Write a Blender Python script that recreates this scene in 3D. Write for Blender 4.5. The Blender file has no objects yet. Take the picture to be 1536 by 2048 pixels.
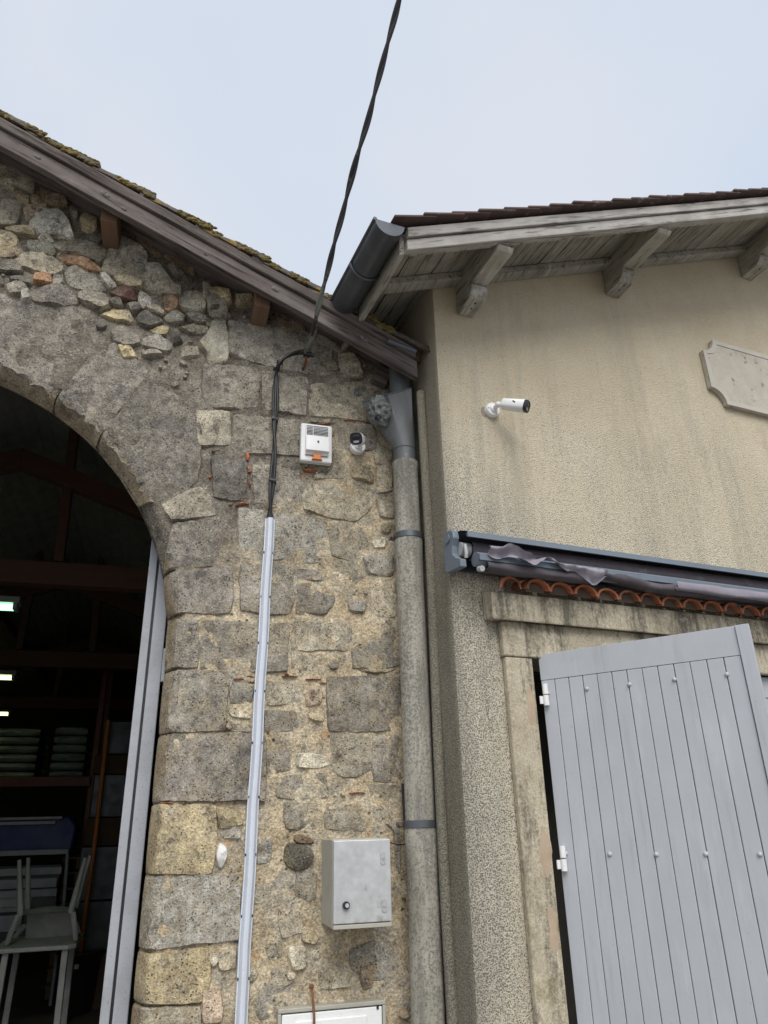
import bpy, bmesh, math, random
import numpy as np
from mathutils import Vector, Matrix, noise
from mathutils.geometry import delaunay_2d_cdt
random.seed(7)
R = math.radians
SC = bpy.context.scene
COL = SC.collection

# ------------------------------------------------------------------ camera
FPX, PIT, ROL, YAW = 1461.0, R(23.06), R(-1.41), R(16.4)
CAM = np.array([0.0, -3.0, 1.6])
_f = np.array([0, math.cos(PIT), math.sin(PIT)]); _u = np.array([0, -math.sin(PIT), math.cos(PIT)]); _r = np.array([1.0, 0, 0])
_r2 = _r*math.cos(ROL)+_u*math.sin(ROL); _u2 = -_r*math.sin(ROL)+_u*math.cos(ROL)
_c, _s = math.cos(-YAW), math.sin(-YAW)
_M = np.array([[_c, -_s, 0], [_s, _c, 0], [0, 0, 1]])
RT, UP, FW = _M@_r2, _M@_u2, _M@_f
cd = bpy.data.cameras.new('camera'); cam = bpy.data.objects.new('camera', cd); COL.objects.link(cam)
cd.sensor_fit = 'VERTICAL'; cd.sensor_height = 36.0; cd.lens = 36.0*FPX/2048.0
cd.clip_start = 0.05; cd.clip_end = 2000
cam.matrix_world = Matrix(((RT[0], UP[0], -FW[0], CAM[0]), (RT[1], UP[1], -FW[1], CAM[1]), (RT[2], UP[2], -FW[2], CAM[2]), (0, 0, 0, 1)))
SC.camera = cam

# ------------------------------------------------------------------ overcast sky and soft sun
SUN_EL, SUN_AZ = R(47), R(186)          # compass-like: 180 = behind the camera, larger = from the left
W = bpy.data.worlds.new('World'); SC.world = W; W.use_nodes = True
nt = W.node_tree; nt.nodes.clear()
out = nt.nodes.new('ShaderNodeOutputWorld')
sky = nt.nodes.new('ShaderNodeTexSky'); sky.sky_type = 'NISHITA'; sky.sun_disc = False
sky.sun_elevation = SUN_EL; sky.sun_rotation = SUN_AZ; sky.dust_density = 4.0; sky.air_density = 1.5
bg1 = nt.nodes.new('ShaderNodeBackground'); bg1.inputs[1].default_value = 0.06
nt.links.new(sky.outputs[0], bg1.inputs[0])
tc = nt.nodes.new('ShaderNodeTexCoord'); nz = nt.nodes.new('ShaderNodeTexNoise')
nz.inputs['Scale'].default_value = 2.2; nz.inputs['Detail'].default_value = 3; nz.inputs['Roughness'].default_value = .5
nt.links.new(tc.outputs['Generated'], nz.inputs['Vector'])
rp = nt.nodes.new('ShaderNodeValToRGB')
rp.color_ramp.elements[0].position = .3; rp.color_ramp.elements[0].color = (.50, .57, .68, 1)
rp.color_ramp.elements[1].position = .66; rp.color_ramp.elements[1].color = (.585, .62, .685, 1)
nt.links.new(nz.outputs[0], rp.inputs[0])
bg2 = nt.nodes.new('ShaderNodeBackground'); bg2.inputs[1].default_value = 0.745
nt.links.new(rp.outputs[0], bg2.inputs[0])
mx = nt.nodes.new('ShaderNodeMixShader'); mx.inputs[0].default_value = .9     # cloud deck in front of the clear sky
nt.links.new(bg1.outputs[0], mx.inputs[1]); nt.links.new(bg2.outputs[0], mx.inputs[2]); nt.links.new(mx.outputs[0], out.inputs[0])
sl = bpy.data.lights.new('sun', 'SUN'); sl.energy = 1.5; sl.angle = R(42); sl.color = (1, .97, .92)
sun = bpy.data.objects.new('sun', sl); COL.objects.link(sun)
_sd = Vector((math.sin(SUN_AZ)*math.cos(SUN_EL), math.cos(SUN_AZ)*math.cos(SUN_EL), math.sin(SUN_EL)))
sun.rotation_euler = _sd.to_track_quat('Z', 'Y').to_euler(); sun.location = (0, -8, 8)
SC.view_settings.view_transform = 'Standard'; SC.view_settings.look = 'None'
SC.view_settings.exposure = 0.83; SC.view_settings.gamma = 1.0; SC.view_settings.use_curve_mapping = False

# ------------------------------------------------------------------ where things stand: pixels of the survey photo onto real planes
def ray(x, y): return FW+(x-768)/FPX*RT-(y-1024)/FPX*UP
def onplane(x, y, p0, n):
    d = ray(x, y); return CAM+d*(((np.array(p0)-CAM)@n)/(d@n))
def L(x, y, off=0.0): return onplane(x, y, (0, off, 0), np.array([0, 1.0, 0]))     # stone wall is the plane Y=0
HB = R(7.0)
HD = np.array([math.cos(HB), math.sin(HB), 0]); HN = np.array([-math.sin(HB), math.cos(HB), 0])
HP = np.array([1.0656, -0.32, 0.0])                                                # corner of the rendered house
def Hh(s, off, z): return tuple(HP+HD*s+HN*off+np.array([0, 0, z]))                # off < 0 is towards the street
def Hpx(x, y, off=0.0):
    q = onplane(x, y, HP+HN*off, HN); return float((q-HP)@HD), float(q[2])
def fbm(p, sc=1.0, o=3): return noise.fractal(Vector(p)*sc, 1.0, 2.0, o)

# ------------------------------------------------------------------ objects
ZERO = Matrix.Identity(4)
def tag(o, label=None, cat=None, group=None, kind=None):
    if label: o['label'] = label
    if cat: o['category'] = cat
    if group: o['group'] = group
    if kind: o['kind'] = kind
    return o
def thing(name, label, cat, loc=(0, 0, 0), group=None):
    o = bpy.data.objects.new(name, None); COL.objects.link(o); o.location = loc
    o.empty_display_size = .1
    return tag(o, label, cat, group)
def wloc(o):
    v = Vector((0, 0, 0))
    while o is not None and o.type == 'EMPTY':
        v = v+o.location; o = o.parent
    return v
def adopt(o, parent):
    o.parent = parent
    if parent is not None and parent.type == 'EMPTY': o.matrix_parent_inverse = Matrix.Translation(-parent.location)
class MB:
    def __init__(s): s.v = []; s.f = []
    def add(s, vs, fs):
        b = len(s.v); s.v += [tuple(map(float, p)) for p in vs]; s.f += [tuple(i+b for i in f) for f in fs]; return s
    def box(s, o, ax, ay, az):       # corner o, three edge vectors
        o, ax, ay, az = map(np.array, (o, ax, ay, az))
        vs = [o, o+ax, o+ax+ay, o+ay, o+az, o+ax+az, o+ax+ay+az, o+ay+az]
        fs = [(0, 3, 2, 1), (4, 5, 6, 7), (0, 1, 5, 4), (1, 2, 6, 5), (2, 3, 7, 6), (3, 0, 4, 7)]
        if np.dot(np.cross(ax, ay), az) < 0: fs = [f[::-1] for f in fs]
        return s.add(vs, fs)
    def prism(s, loop, vec):
        loop = [np.array(p, float) for p in loop]; vec = np.array(vec, float); n = len(loop)
        nrm = sum((np.cross(loop[i], loop[(i+1) % n]) for i in range(n)), np.zeros(3))
        if nrm@vec > 0: loop = loop[::-1]
        vs = loop+[p+vec for p in loop]
        fs = [tuple(range(n)), tuple(range(2*n-1, n-1, -1))]+[(i, i+n, (i+1) % n+n, (i+1) % n) for i in range(n)]
        return s.add(vs, fs)
    def tube(s, pts, r, n=10, cap=True):
        pts = [np.array(p, float) for p in pts]; rr = r if hasattr(r, '__len__') else [r]*len(pts)
        t0 = pts[1]-pts[0]; t0 /= np.linalg.norm(t0)
        a = np.cross(t0, (0, 0, 1.0))
        if np.linalg.norm(a) < 1e-3: a = np.cross(t0, (1.0, 0, 0))
        a /= np.linalg.norm(a); vs = []
        for i, p in enumerate(pts):
            t = pts[min(i+1, len(pts)-1)]-pts[max(i-1, 0)]; t /= max(np.linalg.norm(t), 1e-9)
            a = a-t*(a@t); a /= np.linalg.norm(a); b = np.cross(t, a)
            vs += [p+rr[i]*(math.cos(2*math.pi*k/n)*a+math.sin(2*math.pi*k/n)*b) for k in range(n)]
        fs = [(i*n+k, i*n+(k+1) % n, (i+1)*n+(k+1) % n, (i+1)*n+k) for i in range(len(pts)-1) for k in range(n)]
        if cap: fs += [tuple(range(n-1, -1, -1)), tuple((len(pts)-1)*n+k for k in range(n))]
        return s.add(vs, fs)
    def grid(s, P, closed=False):     # P[i][j] points
        m, n = len(P), len(P[0]); vs = [p for row in P for p in row]
        return s.add(vs, [(i*n+j, i*n+j+1, (i+1)*n+j+1, (i+1)*n+j) for i in range(m-1) for j in range(n-1)])
    def ball(s, c, r, seg=12, rings=8, sq=(1, 1, 1)):
        c = np.array(c, float)
        P = [[c+r*np.array((math.sin(math.pi*i/rings)*math.cos(2*math.pi*j/seg)*sq[0], math.sin(math.pi*i/rings)*math.sin(2*math.pi*j/seg)*sq[1], math.cos(math.pi*i/rings)*sq[2])) for j in range(seg+1)] for i in range(rings+1)]
        return s.grid(P)
    def build(s, name, m, parent=None, smooth=None, bevel=0, color=None, fix=False):
        me = bpy.data.meshes.new(name); me.from_pydata(s.v, [], s.f); me.update()
        if fix:
            bm = bmesh.new(); bm.from_mesh(me); bmesh.ops.remove_doubles(bm, verts=bm.verts, dist=1e-5)
            bmesh.ops.recalc_face_normals(bm, faces=bm.faces); bm.to_mesh(me); bm.free()
        me.materials.append(m)
        if smooth is not None:
            me.polygons.foreach_set('use_smooth', [True]*len(me.polygons))
            if smooth < 180: me.set_sharp_from_angle(angle=R(smooth))
        o = bpy.data.objects.new(name, me); COL.objects.link(o)
        if parent is not None: adopt(o, parent)
        if color: o.color = color
        if bevel:
            b = o.modifiers.new('bevel', 'BEVEL'); b.width = bevel; b.segments = 2; b.limit_method = 'ANGLE'; b.angle_limit = R(40)
        return o
def hbox(s0, s1, o0, o1, z0, z1):     # a box in the frame of the rendered house
    return MB().box(Hh(s0, o0, z0), HD*(s1-s0), HN*(o1-o0), (0, 0, z1-z0))
def copy_of(o, parent, delta):
    c = o.copy(); COL.objects.link(c); c.location = Vector(o.location)+Vector(delta); return c

# ------------------------------------------------------------------ materials
def M_(name):
    m = bpy.data.materials.new(name); m.use_nodes = True; t = m.node_tree
    return m, t, t.nodes['Principled BSDF'], t.nodes.new('ShaderNodeTexCoord').outputs['Object']
def mapping(t, vec, rot=(0, 0, 0), scale=(1, 1, 1)):
    n = t.nodes.new('ShaderNodeMapping'); n.vector_type = 'TEXTURE'
    n.inputs['Rotation'].default_value = rot; n.inputs['Scale'].default_value = scale
    t.links.new(vec, n.inputs['Vector']); return n.outputs[0]
def nse(t, vec, scale, detail=4, rough=.6, dist=0.0):
    n = t.nodes.new('ShaderNodeTexNoise'); t.links.new(vec, n.inputs['Vector'])
    n.inputs['Scale'].default_value = scale; n.inputs['Detail'].default_value = detail
    n.inputs['Roughness'].default_value = rough; n.inputs['Distortion'].default_value = dist
    return n.outputs[0]
def vor(t, vec, scale, feat='F1', rnd=1.0):
    n = t.nodes.new('ShaderNodeTexVoronoi'); n.feature = feat; t.links.new(vec, n.inputs['Vector'])
    n.inputs['Scale'].default_value = scale; n.inputs['Randomness'].default_value = rnd
    return n.outputs['Distance']
def mr(t, v, a, b, c=0.0, d=1.0, clamp=True):
    n = t.nodes.new('ShaderNodeMapRange'); n.clamp = clamp
    for i, x in enumerate((a, b, c, d)): n.inputs[1+i].default_value = x
    if isinstance(v, (int, float)): n.inputs[0].default_value = v
    else: t.links.new(v, n.inputs[0])
    return n.outputs[0]
def mth(t, op, a, b=None):
    n = t.nodes.new('ShaderNodeMath'); n.operation = op
    for i, x in enumerate((a, b)):
        if x is None: continue
        if isinstance(x, (int, float)): n.inputs[i].default_value = x
        else: t.links.new(x, n.inputs[i])
    return n.outputs[0]
def mixc(t, fac, a, b, mode='MIX'):
    n = t.nodes.new('ShaderNodeMix'); n.data_type = 'RGBA'; n.blend_type = mode; n.clamp_factor = True
    for i, x in ((0, fac), (6, a), (7, b)):
        if isinstance(x, (int, float)): n.inputs[i].default_value = x
        elif isinstance(x, tuple): n.inputs[i].default_value = x+(1,) if len(x) == 3 else x
        else: t.links.new(x, n.inputs[i])
    return n.outputs[2]
def gray(t, v):
    n = t.nodes.new('ShaderNodeCombineXYZ')
    for i in range(3): t.links.new(v, n.inputs[i])
    return n.outputs[0]
def bump(t, p, h, strength, dist):
    n = t.nodes.new('ShaderNodeBump'); n.inputs['Strength'].default_value = strength; n.inputs['Distance'].default_value = dist
    t.links.new(h, n.inputs['Height']); t.links.new(n.outputs[0], p.inputs['Normal'])
def sep(t, vec):
    n = t.nodes.new('ShaderNodeSeparateXYZ'); t.links.new(vec, n.inputs[0]); return n.outputs

def mottled(name, a, b, scale=8, rough=.6, metal=0.0, bscale=60, bstr=.2, bdist=.003, spots=None, stretch=None, rot=(0, 0, 0), spec=.5, spot_scale=20, spot_cut=(.6, .68)):
    """a surface of two mixed colours with fine relief; optional spots of a third colour"""
    m, t, p, v = M_(name)
    w = mapping(t, v, rot, stretch) if stretch else v
    c = mixc(t, mr(t, nse(t, w, scale, 7, .65), .3, .7), a, b)
    if spots: c = mixc(t, mr(t, nse(t, v, spot_scale, 5, .65), *spot_cut), c, spots)
    t.links.new(c, p.inputs['Base Color']); p.inputs['Roughness'].default_value = rough; p.inputs['Metallic'].default_value = metal
    p.inputs['Specular IOR Level'].default_value = spec
    if bstr: bump(t, p, nse(t, w, bscale, 5, .6), bstr, bdist)
    return m

def stone_material(name='stone', reveal=False):
    m, t, p, v = M_(name)
    oi = t.nodes.new('ShaderNodeObjectInfo')
    big = nse(t, v, 5, 6, .6); mid = nse(t, v, 28, 8, .72); fine = nse(t, v, 150, 4, .7)
    c = mixc(t, 1.0, oi.outputs['Color'], gray(t, mr(t, big, .28, .72, .55, 1.5, False)), 'MULTIPLY')
    c = mixc(t, 1.0, c, gray(t, mr(t, mid, .3, .7, .45, 1.6, False)), 'MULTIPLY')
    # warm, bared stone in broken patches
    sx, sy, sz = sep(t, v)
    kz = mth(t, 'ADD', mth(t, 'ADD', mth(t, 'MULTIPLY', sx, .9), mth(t, 'MULTIPLY', sz, -.62)), mth(t, 'MULTIPLY', nse(t, v, 3.5, 6, .7), 1.3))
    kz = mr(t, kz, -1.0, -.55)
    warm = mr(t, mth(t, 'ADD', nse(t, v, 11, 7, .75, .5), mth(t, 'MULTIPLY', kz, .10)), .57, .64)
    c = mixc(t, mth(t, 'MULTIPLY', warm, mr(t, kz, 0, 1, .08, .32)), c, mixc(t, mr(t, nse(t, v, 30, 5), .4, .6), (.36, .26, .135), (.46, .37, .22)))
    if reveal:     # the splayed inner edge of the arch was never weathered: bare tan stone
        rv = mr(t, mth(t, 'ADD', sy, mth(t, 'MULTIPLY', mid, .03)), .026, .04); c = mixc(t, mth(t, 'MULTIPLY', rv, .75), c, mixc(t, mr(t, big, .35, .65), (.30, .215, .12), (.42, .34, .22)))
    st2 = mr(t, nse(t, v, 6.5, 8, .72, .6), .46, .60); c = mixc(t, mth(t, 'MULTIPLY', st2, .45), c, mixc(t, mr(t, nse(t, v, 24, 6, .7), .4, .6), (.25, .215, .165), (.47, .425, .335)))
    # black algae
    alg = mr(t, mth(t, 'ADD', mth(t, 'MULTIPLY', nse(t, v, 13, 7, .75), .75), mth(t, 'MULTIPLY', nse(t, v, 90, 4, .7), .35)), .57, .65)
    c = mixc(t, mth(t, 'MULTIPLY', alg, .68), c, (.085, .077, .068))
    # grains
    c = mixc(t, 1.0, c, gray(t, mr(t, fine, .36, .64, .66, 1.36, False)), 'MULTIPLY')
    # pale lichen: crusts, amount in the object's alpha
    am = oi.outputs['Alpha']
    lw = mth(t, 'ADD', mth(t, 'MULTIPLY', nse(t, v, 17, 7, .75, .3), .62), mth(t, 'MULTIPLY', fine, .42))
    lf = mr(t, mth(t, 'SUBTRACT', lw, mr(t, am, 0, 1, .69, .50, False)), 0.0, .05)
    c = mixc(t, mth(t, 'MULTIPLY', lf, .8), c, mixc(t, mr(t, nse(t, v, 45, 6, .75), .38, .62), (.30, .275, .215), (.66, .64, .57)))
    sp = mr(t, mth(t, 'ADD', vor(t, v, 34), mth(t, 'MULTIPLY', nse(t, v, 6, 3), .9)), .50, .44)
    c = mixc(t, mth(t, 'MULTIPLY', sp, .8), c, (.56, .545, .49))
    sp2 = mth(t, 'MULTIPLY', mr(t, vor(t, v, 95), .26, .16), mr(t, nse(t, v, 15, 4, .7), .5, .62))
    c = mixc(t, mth(t, 'MULTIPLY', sp2, .75), c, (.52, .50, .44))
    # small holes
    pit = mth(t, 'MULTIPLY', mr(t, vor(t, v, 75), .26, .12), mr(t, nse(t, v, 11, 3), .42, .56))
    c = mixc(t, mth(t, 'MULTIPLY', pit, .8), c, (.035, .03, .025))
    t.links.new(c, p.inputs['Base Color']); p.inputs['Roughness'].default_value = .93; p.inputs['Specular IOR Level'].default_value = .25
    h = mth(t, 'ADD', mth(t, 'MULTIPLY', mid, .8), mth(t, 'SUBTRACT', mth(t, 'MULTIPLY', fine, .55), mth(t, 'MULTIPLY', pit, .6)))
    bump(t, p, h, .85, .012)
    return m
def mortar_material():
    m, t, p, v = M_('lime_mortar'); x, y, z = sep(t, v)
    mid = nse(t, v, 16, 9, .78); fine = nse(t, v, 110, 3, .6)
    ochre = mixc(t, mr(t, nse(t, v, 5, 6, .65), .35, .65), (.48, .38, .24), (.60, .52, .385))
    ochre = mixc(t, mr(t, nse(t, v, 10, 7, .72), .50, .62), ochre, (.37, .335, .275))
    ochre = mixc(t, mr(t, nse(t, v, 7.3, 5, .6), .62, .7), ochre, (.43, .25, .115))
    grey = mixc(t, mr(t, nse(t, v, 6, 6, .65), .35, .65), (.15, .13, .108), (.27, .24, .195))
    # old grey mortar round the arch and under the verge, sandy mortar lower down and to the right
    k = mth(t, 'ADD', mth(t, 'MULTIPLY', x, .9), mth(t, 'MULTIPLY', z, -.62))
    k = mth(t, 'ADD', k, mth(t, 'MULTIPLY', nse(t, v, 3.5, 6, .7), 1.3))
    c = mixc(t, mr(t, k, -.95, -.62), grey, ochre)
    c = mixc(t, 1.0, c, gray(t, mr(t, mid, .3, .7, .45, 1.5, False)), 'MULTIPLY')
    c = mixc(t, 1.0, c, gray(t, mr(t, fine, .36, .64, .68, 1.34, False)), 'MULTIPLY')
    peb = mth(t, 'MULTIPLY', mr(t, vor(t, v, 42), .3, .2), mr(t, nse(t, v, 8, 3), .5, .58))
    c = mixc(t, mth(t, 'MULTIPLY', peb, .6), c, (.5, .45, .35))
    pit = mth(t, 'MULTIPLY', mr(t, vor(t, v, 30), .22, .1), mr(t, nse(t, v, 9, 3), .52, .62))
    c = mixc(t, mth(t, 'MULTIPLY', pit, .7), c, (.06, .045, .03))
    t.links.new(c, p.inputs['Base Color']); p.inputs['Roughness'].default_value = .95; p.inputs['Specular IOR Level'].default_value = .2
    h = mth(t, 'ADD', mid, mth(t, 'SUBTRACT', mth(t, 'MULTIPLY', fine, .5), pit)); bump(t, p, h, .9, .016)
    return m
def render_material():
    """roughcast render, ochre, with grime in its pits and run-off stains"""
    m, t, p, v = M_('roughcast_render')
    w = mapping(t, v, (0, 0, HB)); x, y, z = sep(t, w)          # x runs along the gable wall
    s = mth(t, 'SUBTRACT', x, float(HP@HD))
    g1 = vor(t, v, 165); g2 = nse(t, v, 205, 3, .6); g3 = nse(t, v, 420, 2, .6)
    grain = mth(t, 'ADD', mth(t, 'MULTIPLY', g2, .7), mth(t, 'ADD', mth(t, 'MULTIPLY', g3, .3), mth(t, 'MULTIPLY', g1, .35)))
    c = mixc(t, mr(t, nse(t, v, 2.2, 5, .6), .35, .65), (.62, .53, .38), (.70, .61, .455))
    # grime: streaks that follow the run-off, thicker low on the wall, along the corner and on the return
    st = nse(t, mapping(t, w, (0, 0, 0), (1, 1, 6)), 7, 6, .65); cl = nse(t, w, 1.7, 6, .62)
    low = mr(t, z, 3.9, 2.3, 0, .34); cor = mr(t, s, .38, -.02, 0, .20); cor = mth(t, 'MULTIPLY', cor, mr(t, z, 3.9, 2.8, .25, 1))
    ret = mth(t, 'MULTIPLY', mr(t, y, float(HP@HN)+.006, float(HP@HN)+.05, 0, .10), mr(t, z, 3.8, 3.2, .3, 1))
    basew = mr(t, z, 1.7, .9, 0, -.16)
    k = mth(t, 'ADD', mth(t, 'ADD', low, cor), mth(t, 'ADD', ret, mth(t, 'ADD', basew, mth(t, 'ADD', mth(t, 'MULTIPLY', st, .55), mth(t, 'MULTIPLY', cl, .6)))))
    gk = mr(t, k, .62, 1.05)
    c = mixc(t, mth(t, 'MULTIPLY', gk, .7), c, (.67, .63, .525))
    rk = mth(t, 'MULTIPLY', mr(t, y, float(HP@HN)+.004, float(HP@HN)+.03), mr(t, mth(t, 'ADD', z, mth(t, 'MULTIPLY', st, 1.2)), 4.7, 3.9, .15, .7)); c = mixc(t, rk, c, (.30, .265, .195))
    ed = mth(t, 'MULTIPLY', mr(t, mth(t, 'ADD', s, mth(t, 'MULTIPLY', st, .10)), .125, .03), mr(t, z, 3.7, 3.0, 0, .6)); c = mixc(t, ed, c, (.24, .225, .18))
    vs_ = mr(t, nse(t, mapping(t, w, (0, 0, 0), (1, 1, 9)), 5.5, 6, .7), .50, .66); c = mixc(t, mth(t, 'MULTIPLY', vs_, mr(t, z, 4.3, 3.3, .10, .42)), c, (.31, .295, .25))
    # dirt settles in the pits of the roughcast
    pits = mr(t, mth(t, 'ADD', grain, mth(t, 'MULTIPLY', gk, -.13)), .60, .47)
    c = mixc(t, mth(t, 'MULTIPLY', pits, mr(t, z, 4.0, 2.6, .5, .85)), c, (.13, .12, .095))
    blk = mth(t, 'MULTIPLY', mr(t, mth(t, 'ADD', k, mth(t, 'MULTIPLY', g2, .5)), 1.42, 1.6), .6)
    c = mixc(t, blk, c, (.06, .057, .048))
    t.links.new(c, p.inputs['Base Color']); p.inputs['Roughness'].default_value = .95; p.inputs['Specular IOR Level'].default_value = .2
    bump(t, p, grain, 1.0, .010)
    return m
def wood_material(name, a, b, dark, rot, stretch=(14, 1, 1), flake=None):
    m, t, p, v = M_(name); w = mapping(t, v, rot, stretch)
    g = nse(t, w, 55, 5, .65, .3); g2 = nse(t, w, 14, 4, .6, .5)
    c = mixc(t, mr(t, g2, .3, .7), a, b); c = mixc(t, mr(t, g, .52, .68), c, dark)
    c = mixc(t, 1.0, c, gray(t, mr(t, nse(t, v, 5, 5), .3, .7, .75, 1.25, False)), 'MULTIPLY')
    if flake: c = mixc(t, mr(t, nse(t, w, 9, 7, .75), .57, .63), c, flake)
    t.links.new(c, p.inputs['Base Color']); p.inputs['Roughness'].default_value = .8; p.inputs['Specular IOR Level'].default_value = .3
    bump(t, p, mth(t, 'ADD', g, mth(t, 'MULTIPLY', g2, .8)), .6, .005)
    return m
def painted(name, col, rough=.35, dirt=(.2, .19, .17), amount=.25, scale=9, metal=0.0, bstr=.05):
    m, t, p, v = M_(name)
    d = mr(t, nse(t, v, scale, 8, .7, .3), .45, .8); c = mixc(t, mth(t, 'MULTIPLY', d, amount), col, dirt)
    c = mixc(t, mth(t, 'MULTIPLY', mr(t, nse(t, v, 140, 3), .62, .7), amount*1.2), c, dirt)
    t.links.new(c, p.inputs['Base Color']); t.links.new(mr(t, d, 0, 1, rough, min(1, rough+.25)), p.inputs['Roughness']); p.inputs['Metallic'].default_value = metal
    if bstr: bump(t, p, nse(t, v, 45, 4), bstr, .003)
    return m
def emit(name, col, st):
    m, t, p, v = M_(name); p.inputs['Emission Color'].default_value = col+(1,); p.inputs['Emission Strength'].default_value = st; p.inputs['Base Color'].default_value = (.8, .8, .8, 1); return m

BARN_SL, HOUSE_SL = .475, .420
BA, HA = math.atan(BARN_SL), math.atan(HOUSE_SL)
STONE, STONE_ARCH, MORTAR, RENDER = stone_material(), stone_material('arch_stone', True), mortar_material(), render_material()
OLDWOOD = wood_material('weathered_oak', (.082, .062, .055), (.20, .175, .16), (.022, .016, .014), (0, BA, 0))
BROWNWOOD = mottled('brown_timber', (.16, .09, .055), (.24, .15, .09), 14, .8, bscale=40, stretch=(1, 8, 1))
GREYWOOD = wood_material('weathered_painted_board', (.30, .28, .255), (.43, .41, .385), (.10, .085, .075), (0, -HA, HB), flake=(.55, .54, .52))
SOFFITWOOD = wood_material('soffit_board', (.26, .245, .205), (.37, .35, .30), (.10, .085, .06), (0, 0, HB), (1, 10, 1))
PURLINWOOD = wood_material('painted_purlin', (.31, .29, .245), (.42, .40, .345), (.09, .08, .06), (0, 0, HB), (1, 8, 1), flake=(.50, .49, .46))
FLATTILE = mottled('dark_clay_tile', (.075, .048, .041), (.125, .08, .066), 10, .8, spots=(.30, .28, .24), bscale=50, bstr=.3)
MOSSTILE = mottled('mossy_clay_tile', (.075, .068, .06), (.15, .125, .10), 14, .95, spots=(.26, .17, .05), spot_scale=11, spot_cut=(.52, .6), bscale=70, bstr=1, bdist=.015)
CLAY = mottled('terracotta', (.42, .13, .06), (.52, .20, .10), 18, .8, spots=(.13, .085, .065), spot_scale=11, spot_cut=(.52, .66), bscale=80, bstr=.3)
ZINC = mottled('zinc', (.105, .11, .112), (.19, .197, .20), 9, .55, .35, 30, .15, spots=(.36, .38, .40), spot_scale=12, spot_cut=(.62, .74), stretch=(1, 1, 4))
DARKZINC = mottled('dark_zinc', (.075, .082, .092), (.125, .135, .15), 6, .38, .5, 20, .1)
FIBRE = None
def fibre_material():
    m, t, p, v = M_('fibre_cement'); x, y, z = sep(t, v)
    c = mixc(t, mr(t, nse(t, v, 7, 6), .35, .65), (.30, .285, .235), (.40, .375, .32))
    sp = mr(t, mth(t, 'ADD', mth(t, 'MULTIPLY', nse(t, v, 95, 4, .75), .75), mth(t, 'MULTIPLY', nse(t, mapping(t, v, (0, 0, 0), (1, 1, 5)), 8, 5, .7), .35)), .50, .62)
    c = mixc(t, mth(t, 'MULTIPLY', sp, .75), c, (.105, .10, .085))
    sk = mr(t, nse(t, mapping(t, v, (0, 0, 0), (1, 1, 9)), 16, 6, .7), .5, .62); c = mixc(t, mth(t, 'MULTIPLY', sk, .6), c, (.13, .125, .11))
    sk2 = mr(t, nse(t, mapping(t, v, (0, 0, 0), (1, 1, 12)), 11, 5, .7), .58, .66); c = mixc(t, mth(t, 'MULTIPLY', sk2, .5), c, (.46, .44, .38))
    c = mixc(t, mth(t, 'MULTIPLY', mr(t, vor(t, v, 60), .18, .1), .35), c, (.52, .5, .43))
    t.links.new(c, p.inputs['Base Color']); p.inputs['Roughness'].default_value = .85
    bump(t, p, nse(t, v, 120, 4, .7), .35, .004); return m
FIBRE = fibre_material()
def concrete_material():
    """bare cement mouldings, washed pale with black run-off under the tiles and moss at the foot"""
    m, t, p, v = M_('cement_moulding'); w = mapping(t, v, (0, 0, HB)); x, y, z = sep(t, w)
    c = mixc(t, mr(t, nse(t, v, 6, 6, .65), .35, .65), (.36, .31, .225), (.55, .49, .37))
    stv = nse(t, mapping(t, w, (0, 0, 0), (1, 1, 7)), 13, 6, .7)
    k = mth(t, 'ADD', mth(t, 'MULTIPLY', stv, .8), mth(t, 'MULTIPLY', nse(t, v, 60, 5, .75), .3))
    up = mr(t, z, 2.2, 2.36, 0, .06)
    c = mixc(t, mth(t, 'MULTIPLY', mr(t, mth(t, 'ADD', k, up), .56, .68), .85), c, (.10, .092, .075))
    c = mixc(t, mth(t, 'MULTIPLY', mr(t, nse(t, v, 22, 7, .75), .58, .66), .6), c, (.60, .57, .50))
    mos = mth(t, 'MULTIPLY', mr(t, nse(t, v, 9, 6, .7), .46, .6), mr(t, z, 1.75, 1.2, 0, .6))
    c = mixc(t, mos, c, (.20, .165, .07))
    c = mixc(t, 1.0, c, gray(t, mr(t, nse(t, v, 150, 4, .7), .3, .7, .68, 1.3, False)), 'MULTIPLY')
    t.links.new(c, p.inputs['Base Color']); p.inputs['Roughness'].default_value = .93; p.inputs['Specular IOR Level'].default_value = .2
    bump(t, p, nse(t, v, 70, 6, .7), .7, .006); return m
CEMENT = concrete_material()
PINKPATCH = mottled('fresh_pink_mortar', (.38, .285, .2), (.47, .37, .275), 16, .95, bscale=80, bstr=.5)
def shutter_paint():
    m, t, p, v = M_('grey_shutter_paint')
    d = mr(t, nse(t, v, 3.2, 8, .7, .3), .4, .75); c = mixc(t, mth(t, 'MULTIPLY', d, .45), (.45, .467, .495), (.345, .36, .372))
    ru = mr(t, nse(t, mapping(t, v, (0, 0, 0), (1, 1, 14)), 24, 6, .7), .54, .70); c = mixc(t, mth(t, 'MULTIPLY', ru, .32), c, (.27, .275, .265))
    pa = mr(t, nse(t, mapping(t, v, (0, 0, 0), (1, 1, 5)), 9, 6, .7), .58, .70); c = mixc(t, mth(t, 'MULTIPLY', pa, .35), c, (.56, .575, .59))
    c = mixc(t, mth(t, 'MULTIPLY', mr(t, nse(t, v, 60, 4, .7), .66, .72), .5), c, (.22, .22, .21))
    t.links.new(c, p.inputs['Base Color']); t.links.new(mr(t, d, 0, 1, .36, .6), p.inputs['Roughness'])
    bump(t, p, nse(t, mapping(t, v, (0, 0, 0), (1, 1, 6)), 60, 5, .6), .14, .004); return m
SHUTTER = shutter_paint()
_OLD = painted('grey_shutter_paint', (.445, .462, .49), .42, (.32, .335, .345), .6, 3.5)
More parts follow.
